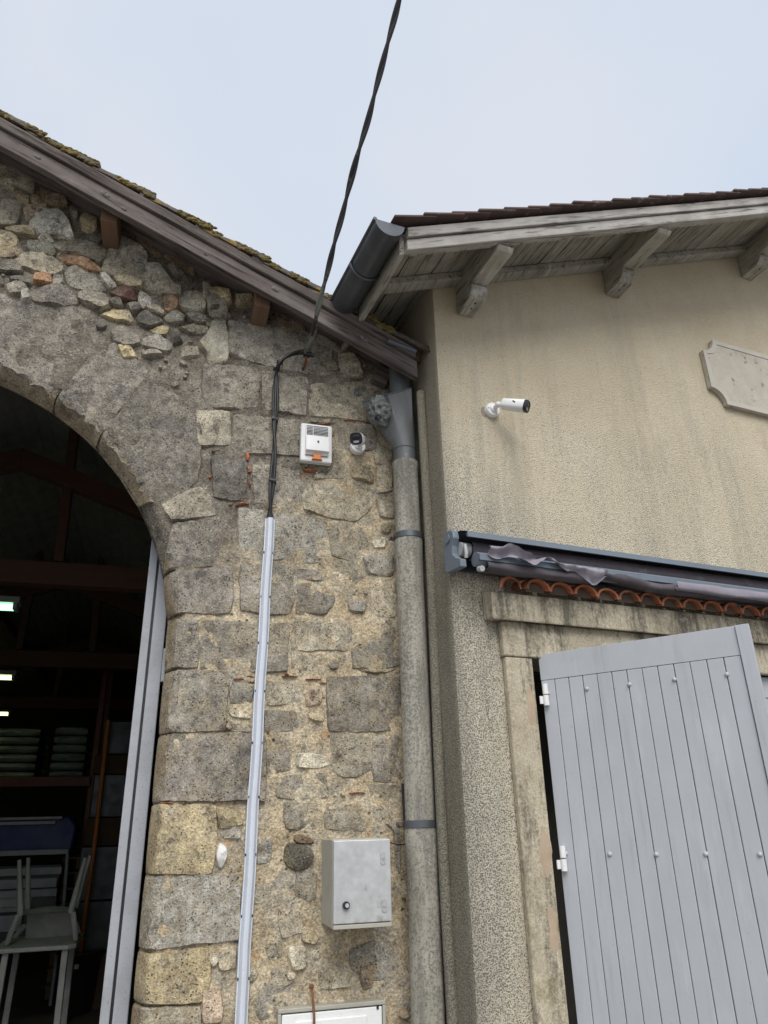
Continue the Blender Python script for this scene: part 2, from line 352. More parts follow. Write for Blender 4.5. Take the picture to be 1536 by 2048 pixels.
STEEL = painted('grey_steel_paint', (.38, .395, .425), .4, (.15, .15, .15), .5, 5)
WHITEPL = painted('white_plastic', (.78, .78, .78), .35, (.5, .48, .44), .25, 14)
BLACKPL = painted('black_plastic', (.016, .016, .018), .35, (.06, .06, .06), .3, 20)
LENS = painted('dark_lens_glass', (.01, .011, .014), .08, (.02, .02, .02), .1)
GREYLENS = painted('grey_diffuser', (.35, .35, .42), .2, (.3, .3, .34), .2)
ORANGEPL = painted('orange_plastic', (.62, .17, .02), .3, (.3, .1, .02), .4, 40)
PVC = painted('pale_pvc', (.60, .64, .72), .4, (.42, .42, .42), .4, 14)
CABLE = painted('black_cable', (.012, .012, .013), .45, (.04, .04, .04), .3, 30)
OLDCABLE = mottled('old_twisted_cable', (.024, .021, .025), (.05, .045, .048), 6, .7, spots=(.17, .18, .15), spot_scale=5, spot_cut=(.56, .62), bscale=120, bstr=.4)
GALV = mottled('galvanised_cabinet', (.42, .42, .41), (.56, .57, .58), 22, .42, .25, 60, .1, spots=(.30, .285, .25), spot_scale=7, spot_cut=(.58, .70))
CABSIDE = painted('cabinet_side_paint', (.40, .39, .335), .5, (.3, .2, .1), .35, 12)
ENAMEL = painted('white_enamel', (.80, .81, .80), .35, (.42, .26, .12), .16, 10)
RUST = mottled('rust', (.14, .05, .025), (.24, .10, .05), 30, .9, bscale=80, bstr=.4)
AWNMETAL = painted('awning_blue_grey', (.15, .185, .225), .45, (.12, .12, .12), .5, 8)
FABRIC = mottled('awning_cloth', (.075, .065, .075), (.115, .10, .112), 9, .9, spots=(.15, .14, .15), spot_scale=5, bscale=220, bstr=.25, bdist=.001)
FABRICLIGHT = mottled('awning_cloth_lining', (.235, .215, .255), (.31, .285, .33), 6, .85, bscale=220, bstr=.25, bdist=.001)
PLAQUE = mottled('cement_plaque', (.40, .365, .30), (.52, .48, .405), 9, .93, spots=(.24, .22, .19), spot_scale=16, bscale=70, bstr=.6, bdist=.005)
SHELL = mottled('oyster_shell', (.62, .60, .56), (.72, .71, .68), 30, .6, bscale=60, bstr=.4)
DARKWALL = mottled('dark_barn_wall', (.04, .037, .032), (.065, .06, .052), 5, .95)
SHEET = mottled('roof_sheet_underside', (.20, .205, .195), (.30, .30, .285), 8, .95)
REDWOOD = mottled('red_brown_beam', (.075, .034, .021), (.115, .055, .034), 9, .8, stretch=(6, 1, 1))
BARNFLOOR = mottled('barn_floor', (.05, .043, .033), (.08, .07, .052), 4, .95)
CHAIRPL = painted('grubby_white_plastic', (.60, .60, .55), .5, (.2, .19, .15), .5, 6)
GREYMETAL = painted('machine_grey', (.40, .41, .41), .4, (.1, .1, .1), .5, 8)
BLUEBOX = painted('blue_machine_cover', (.02, .035, .17), .45, (.02, .02, .04), .4)
RACKRED = painted('rack_red', (.14, .03, .015), .5, (.1, .04, .02), .4)
RACKORANGE = painted('rack_orange', (.45, .13, .02), .5, (.15, .06, .02), .4)
BINBLACK = painted('bin_black', (.010, .0115, .012), .35, (.02, .02, .02), .3)
FILM = mottled('stretch_wrapped_sacks', (.06, .075, .065), (.30, .34, .31), 9, .25, bscale=14, bstr=.8, bdist=.02, stretch=(4, 4, 1))
FOIL = mottled('silver_foil', (.3, .3, .3), (.5, .5, .5), 20, .3, .6, 40, .6)
DARKCARD = mottled('dark_cardboard', (.06, .035, .018), (.09, .055, .03), 10, .9)
CARD = mottled('cardboard', (.16, .09, .045), (.2, .12, .06), 10, .9)
GROUND = mottled('wet_gravel', (.16, .15, .135), (.25, .235, .21), 3, .8, bscale=40, bstr=.5, bdist=.01)
TUBE = emit('lit_tube', (.36, 1.0, .50), 1.5); TUBE2 = emit('lit_tube_warm', (.85, 1.0, .42), 1.5)

# ------------------------------------------------------------------ ground
tag(MB().add([(-300, -300, 0), (300, -300, 0), (300, 300, 0), (-300, 300, 0)], [(0, 1, 2, 3)]).build('ground', GROUND), kind='structure')

# ================================================================== STONE BARN (left)
barn = thing('stone_barn', 'old stone barn with arched doorway and mossy tiled gable roof', 'barn', (-1.25, 0, 0))
AX, AZ, ARX, ARZ, JX = -1.25, 2.25, 1.218, 1.248, -.032
VY = -.13        # the verge stands this much further out than the purlin ends
def board_z(x): return 4.610-BARN_SL*abs(x-AX)   # underside of the verge board
def wall_top(x):
    z = board_z(x)+.155+.05*noise.noise(Vector((x*5.5, 3, 1)))
    if x > .86: z -= min(1, (x-.86)/.08)*.13
    return z
def arch_d(x, z):      # distance outside the opening (approx), >0 is masonry
    if z < AZ: return min(abs(x-JX), abs(x-(2*AX-JX))) if (x > JX or x < 2*AX-JX) else -min(JX-x, x-(2*AX-JX))
    k = math.hypot((x-AX)/ARX, (z-AZ)/ARZ); return (k-1)*1.265
def arch_d0(x, z):     # same, for the line where the face of the stones begins to turn in
    if z < AZ: return x if x > AX else -2.5-x
    return (math.hypot((x-AX)/1.25, (z-AZ)/1.28)-1)*1.265
def to_arch(x, z):
    if z < AZ: return (JX if x > AX else 2*AX-JX, z)
    k = math.hypot((x-AX)/ARX, (z-AZ)/ARZ); return (AX+(x-AX)/k, AZ+(z-AZ)/k)
def rubble(x, z):
    d = math.hypot(x-AX, z-AZ); a = max(0, min(1, (d-1.72)/.12)); b = max(0, min(1, (.22-x)/.12))
    return a*b
# --- the mortar body of the front wall
def arch_curve(grow, n=40):
    pts = [(JX+grow, 0.0)]+[(JX+grow, AZ*i/14) for i in range(1, 14)]
    pts += [(AX+(ARX+grow)*math.cos(math.pi*i/n), AZ+(ARZ+grow)*math.sin(math.pi*i/n)) for i in range(n+1)]
    pts += [(2*AX-JX-grow, AZ*i/14) for i in range(13, 0, -1)]+[(2*AX-JX-grow, 0.0)]
    return pts
XR, XL = 1.13, -3.63
ac = arch_curve(.003)
top = [(XR-(XR-XL)*i/90, wall_top(XR-(XR-XL)*i/90)) for i in range(91)]
outl = [(XR, 0.0), (XR, 1.0), (XR, 2.0), (XR, 3.0)]+top+[(XL, 1.5), (XL, 0.0)]+ac[::-1]
def pt_in(x, z, poly):
    c = False; j = len(poly)-1
    for i in range(len(poly)):
        if (poly[i][1] > z) != (poly[j][1] > z) and x < (poly[j][0]-poly[i][0])*(z-poly[i][1])/(poly[j][1]-poly[i][1])+poly[i][0]: c = not c
        j = i
    return c
inner = []
def scatter_grid(x0, x1, z0, z1, g):
    nx, nzz = int((x1-x0)/g), int((z1-z0)/g)
    for i in range(nx):
        for j in range(nzz):
            x = x0+(i+.5+random.uniform(-.3, .3))*g; z = z0+(j+.5+random.uniform(-.3, .3))*g
            if z < wall_top(x)-.6*g and arch_d(x, z) > .6*g and x < XR-.01: inner.append((x, z))
scatter_grid(0.0, 1.12, .8, 4.4, .022); scatter_grid(-1.32, 0.0, 2.2, 4.8, .022)
scatter_grid(0.0, 1.12, .0, .8, .12); scatter_grid(-3.6, -1.32, 0, 4.7, .12)
vs = [Vector(p) for p in outl]+[Vector(p) for p in inner]
n0 = len(outl)
cv, ce, cf, *_ = delaunay_2d_cdt(vs, [], [list(range(n0))], 1, 1e-5)
def mortar_y(x, z):
    rb = rubble(x, z)
    return .009+.038*rb+.10*max(0, 1-max(0, arch_d(x, z))/.06)+(.012+.006*rb)*fbm((x, z, 2.0), 8, 4)
mb = MB(); V3 = [(p.x, mortar_y(p.x, p.y), p.y) for p in cv]
F3 = [tuple(f) for f in cf]
mb.add(V3, F3)
na = len(ac); mb.add([(x, .09, z) for x, z in ac]+[(x, .125, z) for x, z in ac], [(i, i+1, na+i+1, na+i) for i in range(na-1)])
me_wall = mb.build('stone_wall', MORTAR, barn, smooth=50, fix=True)
# make the face look outward
if sum(p.normal.y*p.area for p in me_wall.data.polygons) > 0: me_wall.data.flip_normals()

# --- stones
STC = dict(g=(.31, .285, .24), G=(.18, .165, .143), h=(.275, .248, .205), t=(.44, .365, .24), w=(.54, .51, .44), o=(.43, .25, .14), y=(.50, .41, .25),
           b=(.25, .18, .115), m=(.16, .085, .07), u=(.24, .25, .20), p=(.48, .37, .27), c=(.62, .56, .43), r=(.38, .135, .07), v=(.245, .22, .19), s=(.47, .415, .31), k=(.11, .10, .075), n=(.37, .33, .255))
def smooth_poly(p, it):
    if it: # round only the corners
        rc = .010 if it == 1 else .028; q = []
        for i in range(len(p)):
            a, b, c = np.array(p[i-1]), np.array(p[i]), np.array(p[(i+1) % len(p)])
            la, lc = np.linalg.norm(a-b), np.linalg.norm(c-b)
            q += [tuple(b+(a-b)*min(.38, rc/max(la, 1e-6))), tuple(b+(c-b)*min(.38, rc/max(lc, 1e-6)))]
        p = q
    for _ in range(1 if it else 0):
        q = []
        for i in range(len(p)):
            a, b = p[i], p[(i+1) % len(p)]
            q += [(a[0]*.78+b[0]*.22, a[1]*.78+b[1]*.22), (a[0]*.22+b[0]*.78, a[1]*.22+b[1]*.78)]
        p = q
    return p
def resample(p, d):
    o = []
    for i in range(len(p)):
        a, b = np.array(p[i]), np.array(p[(i+1) % len(p)]); n = max(1, int(round(np.linalg.norm(b-a)/d)))
        o += [tuple(a+(b-a)*k/n) for k in range(n)]
    q = [o[0]]
    for x in o[1:]:
        if math.dist(x, q[-1]) > d*.35: q.append(x)
    if math.dist(q[0], q[-1]) < d*.35: q.pop()
    return q
placed = []
def stone(poly, col, lich=.2, proud=.012, rnd=1, edge=.010, amp=.006, seed=None, name='stone', mat=None, tilt=None, parent=None, deep=None, facet=.06, sm=40, jit=1.0):
    """one stone: outline in (x, z) on the wall, uneven face, rounded arris; the ones at the arch run back through the wall"""
    A = abs(sum(poly[i][0]*poly[(i+1) % len(poly)][1]-poly[(i+1) % len(poly)][0]*poly[i][1] for i in range(len(poly))))/2
    sd = random.uniform(0, 90) if seed is None else seed
    placed.append(poly)
    size = math.sqrt(A); d = max(.009, min(.02, size/9))
    p = resample(smooth_poly(poly, rnd), d)
    ja = jit*min(.011, size*.05); jb = min(.004, size*.03)
    keep = [arch_d(x, z) < .03 for x, z in p]
    p = [(x, z) if kp else (x+ja*fbm((x*9, sd, z*9), 1, 3)+jb*fbm((x*45, sd, z*45), 1, 2), z+ja*fbm((x*9, sd+7, z*9), 1, 3)+jb*fbm((x*45, sd+5, z*45), 1, 2)) for (x, z), kp in zip(p, keep)]
    if sum(p[i][0]*p[(i+1) % len(p)][1]-p[(i+1) % len(p)][0]*p[i][1] for i in range(len(p))) < 0: p = p[::-1]
    n = len(p); P = np.array(p)
    T = np.roll(P, -1, 0)-np.roll(P, 1, 0); T /= np.maximum(np.linalg.norm(T, axis=1, keepdims=True), 1e-9); NI = np.stack([-T[:, 1], T[:, 0]], 1)
    E = min(edge, size*.16); atarch = any(keep)
    fac_ = [(random.uniform(0, facet*.05), random.uniform(-facet, facet), random.uniform(-facet, facet)) for _ in range(5)]
    ring = [tuple(q) for k in (.45, 1.0) for q in (P+NI*E*k)]
    x0, z0 = P.min(0); x1, z1 = P.max(0); g = d*1.25; pts = []
    for i in range(int((x1-x0)/g)+1):
        for j in range(int((z1-z0)/g)+1):
            pts.append((x0+(i+random.uniform(.1, .9))*g, z0+(j+random.uniform(.1, .9))*g))
    def dist(Q):
        Q = np.array(Q); a = P; b = np.roll(P, -1, 0); ab = b-a; L2 = (ab**2).sum(1)
        t_ = np.clip((((Q[:, None]-a)*ab).sum(2))/np.maximum(L2, 1e-12), 0, 1)
        return np.sqrt((((a+ab*t_[..., None])-Q[:, None])**2).sum(2)).min(1)
    pts = [q for q in pts if pt_in(q[0], q[1], p)]
    if pts:
        dd = dist(pts); pts = [q for q, e in zip(pts, dd) if e > E+g*.45]
    ring = [q for q in ring if pt_in(q[0], q[1], p)]
    Q = [Vector(q) for q in p]+[Vector(q) for q in ring+pts]
    v2, e2, f2, *_ = delaunay_2d_cdt(Q, [], [list(range(n))], 1, 1e-6)
    XY = [(q.x, q.y) for q in v2]; DD = dist(XY); m = MB(); V = []
    cx, cz = P.mean(0); tl = tilt or (random.uniform(-.04, .04), random.uniform(-.05, .05))
    for (x, z), e in zip(XY, DD):
        k = min(1, e/E); h = proud*k**.7
        h += k*max(-.6*proud-.006, min(d_+gx*(x-cx)+gz*(z-cz) for d_, gx, gz in fac_))
        h += amp*k*fbm((x*14, sd, z*14), 1, 4)+.35*amp*k*fbm((x*60, sd, z*60), 1, 2)+((x-cx)*tl[0]+(z-cz)*tl[1])*k
        y = .014*(1-k)-h
        ad = arch_d(x, z)
        if ad < .034: y += .085*(1-max(0, ad)/.034)
        V.append((x, y+(.04*rubble(x, z) if deep is None else deep), z))
    m.add(V, [tuple(f) for f in f2])
    # sides
    bnd = {}
    for f in f2:
        for i in range(len(f)):
            a, b = f[i], f[(i+1) % len(f)]; bnd[(a, b)] = 1
    sides = [(a, b) for (a, b) in bnd if (b, a) not in bnd]
    W2 = []; idx = {}
    for a, b in sides:
        for q in (a, b):
            if q not in idx:
                idx[q] = len(V)+len(W2); x, y, z = V[q]
                W2.append((x, .115 if arch_d(x, z) < .02 else max(y+.03, .04), z))
    m.v += W2; m.f += [(b, a, idx[a], idx[b]) for a, b in sides]
    vr = random.uniform(.8, 1.2)
    o = m.build(name, mat or (STONE_ARCH if atarch else STONE), parent or me_wall, smooth=sm, fix=True, color=(*[max(.01, c*vr) for c in col], lich))
    if sum(f.normal.y*f.area for f in list(o.data.polygons)[:len(f2)]) > 0: o.data.flip_normals()
    return o
def st_px(s, pts, col, lich=.2, ox=0, oy=0, k=1.0, **kw):
    q = [L(ox+x/k, oy+y/k) for x, y in pts]; gr = kw.pop('grow', .004)
    q = np.array([(a[0], a[2]) for a in q]); c_ = q.mean(0); dq = q-c_; q = c_+dq*(1+gr/np.maximum(np.linalg.norm(dq, axis=1, keepdims=True), .01))
    if c_[0] < .5: q = np.array([to_arch(a, z_) if arch_d0(a, z_) < .03 else (a, z_) for a, z_ in q])
    return stone([tuple(a) for a in q], STC[col], lich, **kw)

# rubble under the verge (pixels of an enlarged view: origin 0,180, scale 3.072)
RUB = '''s,.1:-60 350 210 488 205 600 -60 520|t,.1:40 565 110 575 178 612 165 662 110 640|n,.5:-80 540 30 558 132 640 112 780 60 802 -80 805|t,.3:178 640 220 622 282 652 276 692 215 682
p,.3:132 680 180 668 270 690 182 762 148 762|w,.2:172 765 215 703 300 698 372 738 422 790 452 880 440 895 340 872 215 852 178 818|b,.1:215 603 290 588 402 640 415 690 350 690 260 650|y,.1:486 750 535 720 592 770 592 830 560 857 498 815
t,.2:20 820 100 808 190 828 217 882 150 872 60 852|n,.4:228 890 260 863 312 880 332 917 250 922|t,.3:-60 838 50 850 102 880 90 932 -60 930|u,.3:158 920 190 888 300 913 337 970 310 1002 240 977 163 966
n,.3:308 910 420 883 560 898 642 950 652 990 600 1042 480 982 350 952|o,.15:335 970 400 958 500 988 612 1060 617 1097 540 1082 420 1037 350 1002|w,.3:638 900 720 863 780 868 850 918 912 980 902 1062 870 1067 760 1002 648 930|n,.3:650 974 690 968 772 1010 777 1032 660 1012
s,.4:68 1010 180 978 290 983 372 1030 387 1082 340 1112 230 1102 100 1052|t,.3:-50 930 100 938 142 970 100 1002 -50 1012|G,.4:-50 1018 70 1028 112 1060 132 1112 60 1112 -50 1102|g,.35:393 1102 420 1043 500 1048 600 1098 652 1170 657 1202 560 1202 430 1192
w,.3:605 1108 650 1108 722 1190 700 1202 660 1197|n,.4:623 1082 650 1018 750 1018 882 1078 892 1130 870 1162 760 1132 660 1112|t,.3:700 1128 780 1128 872 1165 860 1202 800 1192 718 1165|o,.2:208 1130 312 1123 317 1182 213 1192
G,.4:58 1160 150 1138 192 1170 190 1202 78 1192|g,.4:320 1108 387 1100 382 1162 350 1192 313 1170|m,.05:663 1215 770 1183 842 1250 832 1282 740 1262|w,.5:858 1195 932 1250 927 1302 880 1312 848 1280
o,.1:998 1250 1060 1238 1092 1280 1087 1327 1008 1322|n,.4:888 1310 960 1308 1012 1340 1002 1367 918 1342|g,.7:998 1370 1080 1328 1132 1380 1122 1412 1048 1402|g,.7:1138 1370 1200 1343 1262 1370 1267 1412 1178 1412
G,.5:838 1370 900 1338 982 1360 1002 1400 920 1432 858 1412|y,.2:623 1370 720 1313 792 1335 817 1390 800 1422 688 1402|h,.4:478 1230 560 1203 642 1218 667 1260 652 1302 560 1312 488 1282|n,.3:560 1305 620 1292 682 1318 600 1347
G,.5:668 1272 740 1264 752 1308 690 1312|G,.4:778 1292 850 1290 880 1332 800 1342|v,.3:188 1240 250 1203 380 1198 462 1238 477 1302 400 1332 208 1302|w,.6:128 1240 180 1233 197 1292 138 1302
h,.5:48 1210 120 1193 182 1230 120 1262 58 1252|w,.7:893 1030 980 1028 1030 1108 1102 1178 1000 1140 898 1085|n,.4:888 1092 960 1112 1112 1184 1112 1242 1000 1227 883 1182|y,.1:1253 1215 1300 1193 1402 1218 1417 1280 1390 1307 1300 1292 1258 1262
k,.2:1288 1320 1340 1306 1412 1322 1400 1347 1330 1347 1288 1362|n,.3:1098 1440 1180 1416 1282 1430 1272 1477 1178 1467|g,.8:878 1530 960 1468 1052 1530 1042 1592 980 1602 878 1572|G,.5:1012 1482 1090 1470 1122 1520 1050 1542
y,.3:918 1440 1000 1416 1042 1442 1020 1482 948 1472|b,.1:818 860 890 848 992 930 982 992 930 972 880 932|b,.1:993 980 1080 988 1192 1050 1182 1102 1100 1062|h,.3:1020 1045 1100 1066 1152 1122 1088 1122|t,.3:1265 1372 1312 1382 1302 1432 1268 1422
c,.95:1350 1345 1410 1335 1425 1372 1400 1400 1410 1620 1380 1652 1290 1652 1280 1590 1218 1530 1280 1480 1310 1400|c,.9:1092 1262 1150 1192 1250 1210 1262 1330 1180 1347 1100 1302|h,.4:690 1480 760 1450 850 1490 860 1560 760 1580 690 1540|t,.3:1440 1250 1536 1270 1590 1330 1470 1310
h,.3:870 1600 960 1595 1010 1630 890 1640|y,.3:720 1580 790 1570 850 1640 760 1650|n,.3:1110 1560 1210 1540 1230 1600 1120 1620|G,.4:530 870 600 860 640 890 600 920 545 905|h,.3:420 690 480 700 470 760 440 770|b,.1:620 840 700 850 740 880 660 885'''
for it in RUB.replace('\n', '|').split('|'):
    hd, ps = it.split(':'); c, li = hd.split(','); n_ = list(map(float, ps.split()))
    st_px(0, list(zip(n_[::2], n_[1::2])), c, float(li), 0, 180, 3.072, proud=random.uniform(.014, .034), rnd=1, edge=.009, amp=.012, grow=.012, facet=.30, sm=28)

# voussoirs, jamb blocks and ashlar (pixels of the photo)
ASH = '''v,.25:-140 700 -60 705 0 727 50 748 113 784 170 720 196 690 150 612 60 588 -140 580|v,.2:120 789 165 830 204 864 268 780 296 742 236 684 196 704 174 724|v,.35:210 872 250 928 290 988 320 1000 396 962 402 872 388 812 300 764 274 784
n,.5:324 1006 344 1040 434 1030 420 985 396 972|v,.4:347 1046 455 1036 458 1112 440 1128 354 1130|v,.3:353 1142 463 1132 466 1190 460 1224 351 1226|h,.3:345 1240 397 1238 396 1334 345 1333|h,.25:404 1240 578 1246 574 1343 402 1338
h,.3:343 1342 440 1344 457 1362 452 1460 332 1462|v,.35:328 1470 505 1467 532 1475 529 1602 318 1603|y,.4:314 1611 430 1609 432 1680 424 1744 303 1748|g,.9:300 1754 478 1748 478 1880 291 1900|y,.55:290 1910 414 1897 420 1960 400 2004 285 2008|s,.4:284 2018 402 2012 402 2090 278 2090
g,.25:458 637 569 653 660 676 665 750 618 746 563 736 504 720 462 704|s,.15:677 706 709 706 730 753 683 750|h,.35:407 724 516 737 518 814 410 810|h,.25:523 742 616 752 612 830 526 818|s,.1:621 766 735 762 762 770 756 792 742 842 680 834 619 830
n,.4:392 822 460 824 462 890 397 890|h,.35:467 827 606 840 603 911 470 904|g,.3:674 852 744 850 756 880 750 900 682 896|G,.3:422 914 494 921 491 1000 427 994|h,.35:504 927 599 932 604 998 590 1014 511 1004|s,.4:606 996 609 968 706 959 738 978 746 1006 726 1030 709 1043 660 1034 609 1018
s,.3:753 932 784 930 786 980 756 985|n,.4:753 992 786 987 789 1036 762 1032|g,.85:477 1014 655 1039 656 1107 640 1123 550 1116 481 1111|h,.2:481 1126 585 1132 587 1195 579 1229 483 1221|h,.2:655 1353 800 1351 803 1462 660 1463
n,.4:620 845 668 848 664 838 622 836|h,.35:406 560 452 600 454 632 420 628|b,.1:552 612 612 634 608 668 556 646|s,.2:620 660 652 668 690 700 676 704'''
for it in ASH.replace('\n', '|').split('|'):
    hd, ps = it.split(':'); c, li = hd.split(','); n_ = list(map(float, ps.split()))
    st_px(0, list(zip(n_[::2], n_[1::2])), c, float(li), proud=random.uniform(-.001, .006), rnd=1, edge=.005, amp=.008, deep=0.0, grow=.009, jit=.5)

# mixed repairs lower on the wall
MIX = '''h,.3:592 1138 650 1136 646 1160 596 1158|w,.8:727 1113 788 1110 790 1150 758 1150 735 1143|c,.1:743 1079 775 1074 772 1096 748 1098|w,.5:696 1202 735 1199 730 1225 700 1223|p,.1:610 1386 630 1368 645 1372 645 1405 612 1412|t,.2:614 1422 650 1430 646 1446 622 1440
c,.1:458 1416 470 1414 503 1432 500 1440 462 1434|c,.1:592 1507 620 1504 660 1510 662 1530 640 1537 594 1536|c,.1:672 1494 690 1486 686 1510 674 1514|c,.1:694 1484 712 1486 710 1496 692 1502|h,.35:556 1556 590 1550 650 1546 656 1580 650 1596 560 1596|k,.1:570 1690 585 1687 625 1696 630 1718 612 1740 590 1742 567 1724
b,.1:588 1670 605 1668 632 1682 622 1690 590 1686|g,.7:510 1684 542 1684 540 1722 512 1726|g,.8:546 1770 588 1766 588 1806 548 1808|n,.5:500 1720 542 1730 540 1800 500 1806|h,.3:742 1476 800 1470 802 1560 748 1562|n,.3:662 1468 740 1474 740 1540 700 1550 664 1540
n,.3:598 1240 650 1244 700 1250 696 1300 600 1300|g,.4:704 1246 790 1240 796 1330 706 1336|s,.3:590 1310 640 1312 640 1345 592 1342|n,.3:620 1060 720 1052 740 1090 700 1118 664 1108 660 1060|s,.3:668 1122 722 1116 728 1150 690 1190 668 1168|h,.4:596 1166 660 1168 676 1196 650 1222 596 1226
s,.2:742 1160 790 1162 792 1230 744 1226|s,.4:535 1890 560 1886 562 1912 540 1916|c,.2:575 1896 614 1890 616 1936 584 1944|s,.2:545 1940 574 1932 590 1960 560 1974 544 1966|c,.1:576 1946 594 1944 592 1958 574 1962|g,.5:500 1990 530 1968 580 1972 570 2030 520 2040
s,.3:640 1932 690 1928 705 1974 646 1978|b,.2:716 1940 745 1926 748 1972 724 1984|n,.3:650 1606 738 1612 730 1662 652 1660|h,.4:570 1606 640 1610 640 1660 576 1656|h,.3:536 1500 575 1490 582 1540 538 1548|n,.4:740 1570 800 1572 800 1640 752 1640
g,.4:466 1364 506 1370 500 1408 462 1406|n,.3:530 1362 600 1366 604 1404 532 1410|h,.3:534 1420 606 1424 606 1462 530 1466|n,.3:470 1446 500 1450 498 1464 466 1462|p,.2:402 1980 444 1975 444 2046 404 2048|y,.4:432 1612 480 1616 488 1650 438 1656|w,.8:438 1640 484 1634 484 1676 440 1678
s,.3:458 1720 482 1712 480 1742 456 1744|c,.2:418 1912 436 1906 436 1930 420 1936|s,.3:440 1912 470 1900 470 1934 442 1938|n,.3:560 1816 620 1820 626 1860 566 1874|h,.3:590 1736 632 1748 628 1800 592 1800|g,.3:768 1650 800 1650 804 1760 792 1764 788 1670
g,.3:700 1900 780 1880 800 1930 760 1960 706 1940|s,.2:740 870 780 900 782 926 752 926|t,.2:700 930 744 930 748 968 706 954|n,.3:640 930 696 932 700 954 630 958|s,.2:640 712 672 720 678 752 668 758|t,.2:610 1852 640 1870 632 1890 600 1884|c,.2:622 1900 642 1896 640 1920 624 1922
p,.1:452 1440 466 1442 464 1460 450 1458|s,.2:654 860 670 866 672 900 662 900|t,.2:764 1046 784 1044 782 1066 764 1066|t,.3:756 1304 796 1340 770 1346 716 1342|s,.3:592 1274 598 1330 582 1336 582 1262'''
for it in MIX.replace('\n', '|').split('|'):
    hd, ps = it.split(':'); c, li = hd.split(','); n_ = list(map(float, ps.split()))
    big = c in 'hgns'
    st_px(0, list(zip(n_[::2], n_[1::2])), c, float(li), proud=random.uniform(-.004, .002) if big else random.uniform(.002, .010), rnd=1, edge=.006, amp=.010, jit=1.0 if big else 1.8, facet=.08 if big else .3, deep=.003 if big else 0.0, grow=.014 if big else .004)
# slivers of red brick pushed into the joints
for x, y, w, h in ((495, 912, 8, 26), (499, 940, 9, 22), (500, 968, 5, 20), (420, 955, 7, 10), (461, 1008, 9, 6), (488, 1006, 22, 7), (478, 1357, 26, 7), (500, 1352, 16, 6), (505, 1364, 20, 7), (580, 1352, 34, 5), (628, 1358, 34, 5), (574, 1349, 9, 7), (622, 940, 30, 6), (664, 866, 8, 20), (342, 1606, 10, 5), (368, 1606, 14, 5), (645, 848, 34, 5), (716, 1586, 34, 6), (646, 1366, 14, 9), (298, 1748, 14, 7), (476, 1010, 12, 5), (700, 840, 30, 5)):
    st_px(0, [(x-w*.5, y-h*random.uniform(.0, .4)), (x-w*.1, y-h*.45), (x+w*.3, y-h*random.uniform(.2, .5)), (x+w*.52, y-h*.1), (x+w*.4, y+h*.4), (x-w*.05, y+h*random.uniform(.1, .45)), (x-w*.4, y+h*.35)], 'r', 0, proud=.003, rnd=0, edge=.003, amp=.003, name='brick_shard', deep=0.0, grow=0)
# oyster shell caught in the mortar
o = st_px(0, [(437, 1686), (446, 1688), (456, 1700), (453, 1716), (447, 1734), (440, 1738), (434, 1722), (432, 1704)], 'w', 0, proud=.010, rnd=1, edge=.005, amp=.016, facet=.5, sm=18, name='oyster_shell', mat=SHELL, deep=0.0)
# pebbles and chips in the joints, wherever no stone has been laid
PB = [(np.array(q).min(0), np.array(q).max(0), q) for q in placed]
def free(x, z, r):
    for a, b, q in PB:
        if a[0]-r < x < b[0]+r and a[1]-r < z < b[1]+r:
            if pt_in(x, z, q): return False
            for i in range(len(q)):
                A_, B_ = np.array(q[i]), np.array(q[(i+1) % len(q)]); t_ = np.clip(((x, z)-A_)@(B_-A_)/max(1e-9, (B_-A_)@(B_-A_)), 0, 1)
                if np.linalg.norm(A_+(B_-A_)*t_-(x, z)) < r*.95: return False
    return True
cnt = 0
for k in range(5200):
    if cnt >= 66: break
    r = random.choice((.034, .026, .02, .014, .012)) if k > 900 else random.uniform(.028, .05)
    x = random.uniform(-1.25, .94); z = random.uniform(.95, 4.65)
    if k < 1500: x = random.uniform(-1.1, .3); z = random.uniform(3.6, 4.65)
    if z > wall_top(x)-.03 or arch_d(x, z) < r+.01: continue
    if x < .25 and z < 3.45 and arch_d(x, z) < .42 and r > .016: continue
    if .58 < x < .9 and 1.23 < z < 1.6: continue
    if not free(x, z, r): continue
    n = random.randint(6, 9); a0 = random.uniform(0, 6); ec = random.uniform(.6, .95)
    q = [(x+r*random.uniform(.75, 1.1)*math.cos(a0+6.283*i/n), z+r*ec*random.uniform(.75, 1.1)*math.sin(a0+6.283*i/n)) for i in range(n)]
    if r < .02 or rubble(x, z) > .5: c = random.choice('nsthg')
    else: c = random.choice('nshtcpyg')
    if x < .2 and z > 2.6: c = random.choice('hgGn')
    stone(q, STC[c], random.uniform(.1, .6), random.uniform(.0, .008), 1, .006, .006, facet=.25)
    PB.append((np.array(q).min(0), np.array(q).max(0), q)); cnt += 1
# blocks of the arch beyond the left edge of the photograph
for i in range(6):
    a = math.pi*(.60+.062*i); b = math.pi*(.655+.062*i)
    q = [(AX+(ARX+e)*math.cos(t_), AZ+(ARZ+e)*math.sin(t_)) for t_, e in ((a, .005), ((a+b)/2, .005), (b, .005), (b, .42), ((a+b)/2, .44), (a, .42))]
    stone(q, STC['v'], .3, .01, 1, .011, .006, deep=0.0)
for i in range(8):
    z0 = .05+i*.27; w = random.choice((.28, .42)); q = [(2*AX-JX, z0), (-2.5-w, z0), (-2.5-w, z0+.25), (2*AX-JX, z0+.25)]
    stone(q, STC[random.choice('hgyv')], .4, .01, 1, .011, .006, deep=0.0)
for i in range(4):
    z0 = .02+i*.235; w = random.choice((.26, .3)); q = [(JX, z0), (w, z0), (w, z0+.22), (JX, z0+.22)]
    stone(q, STC['y'], .4, .01, 1, .011, .006, deep=0.0)

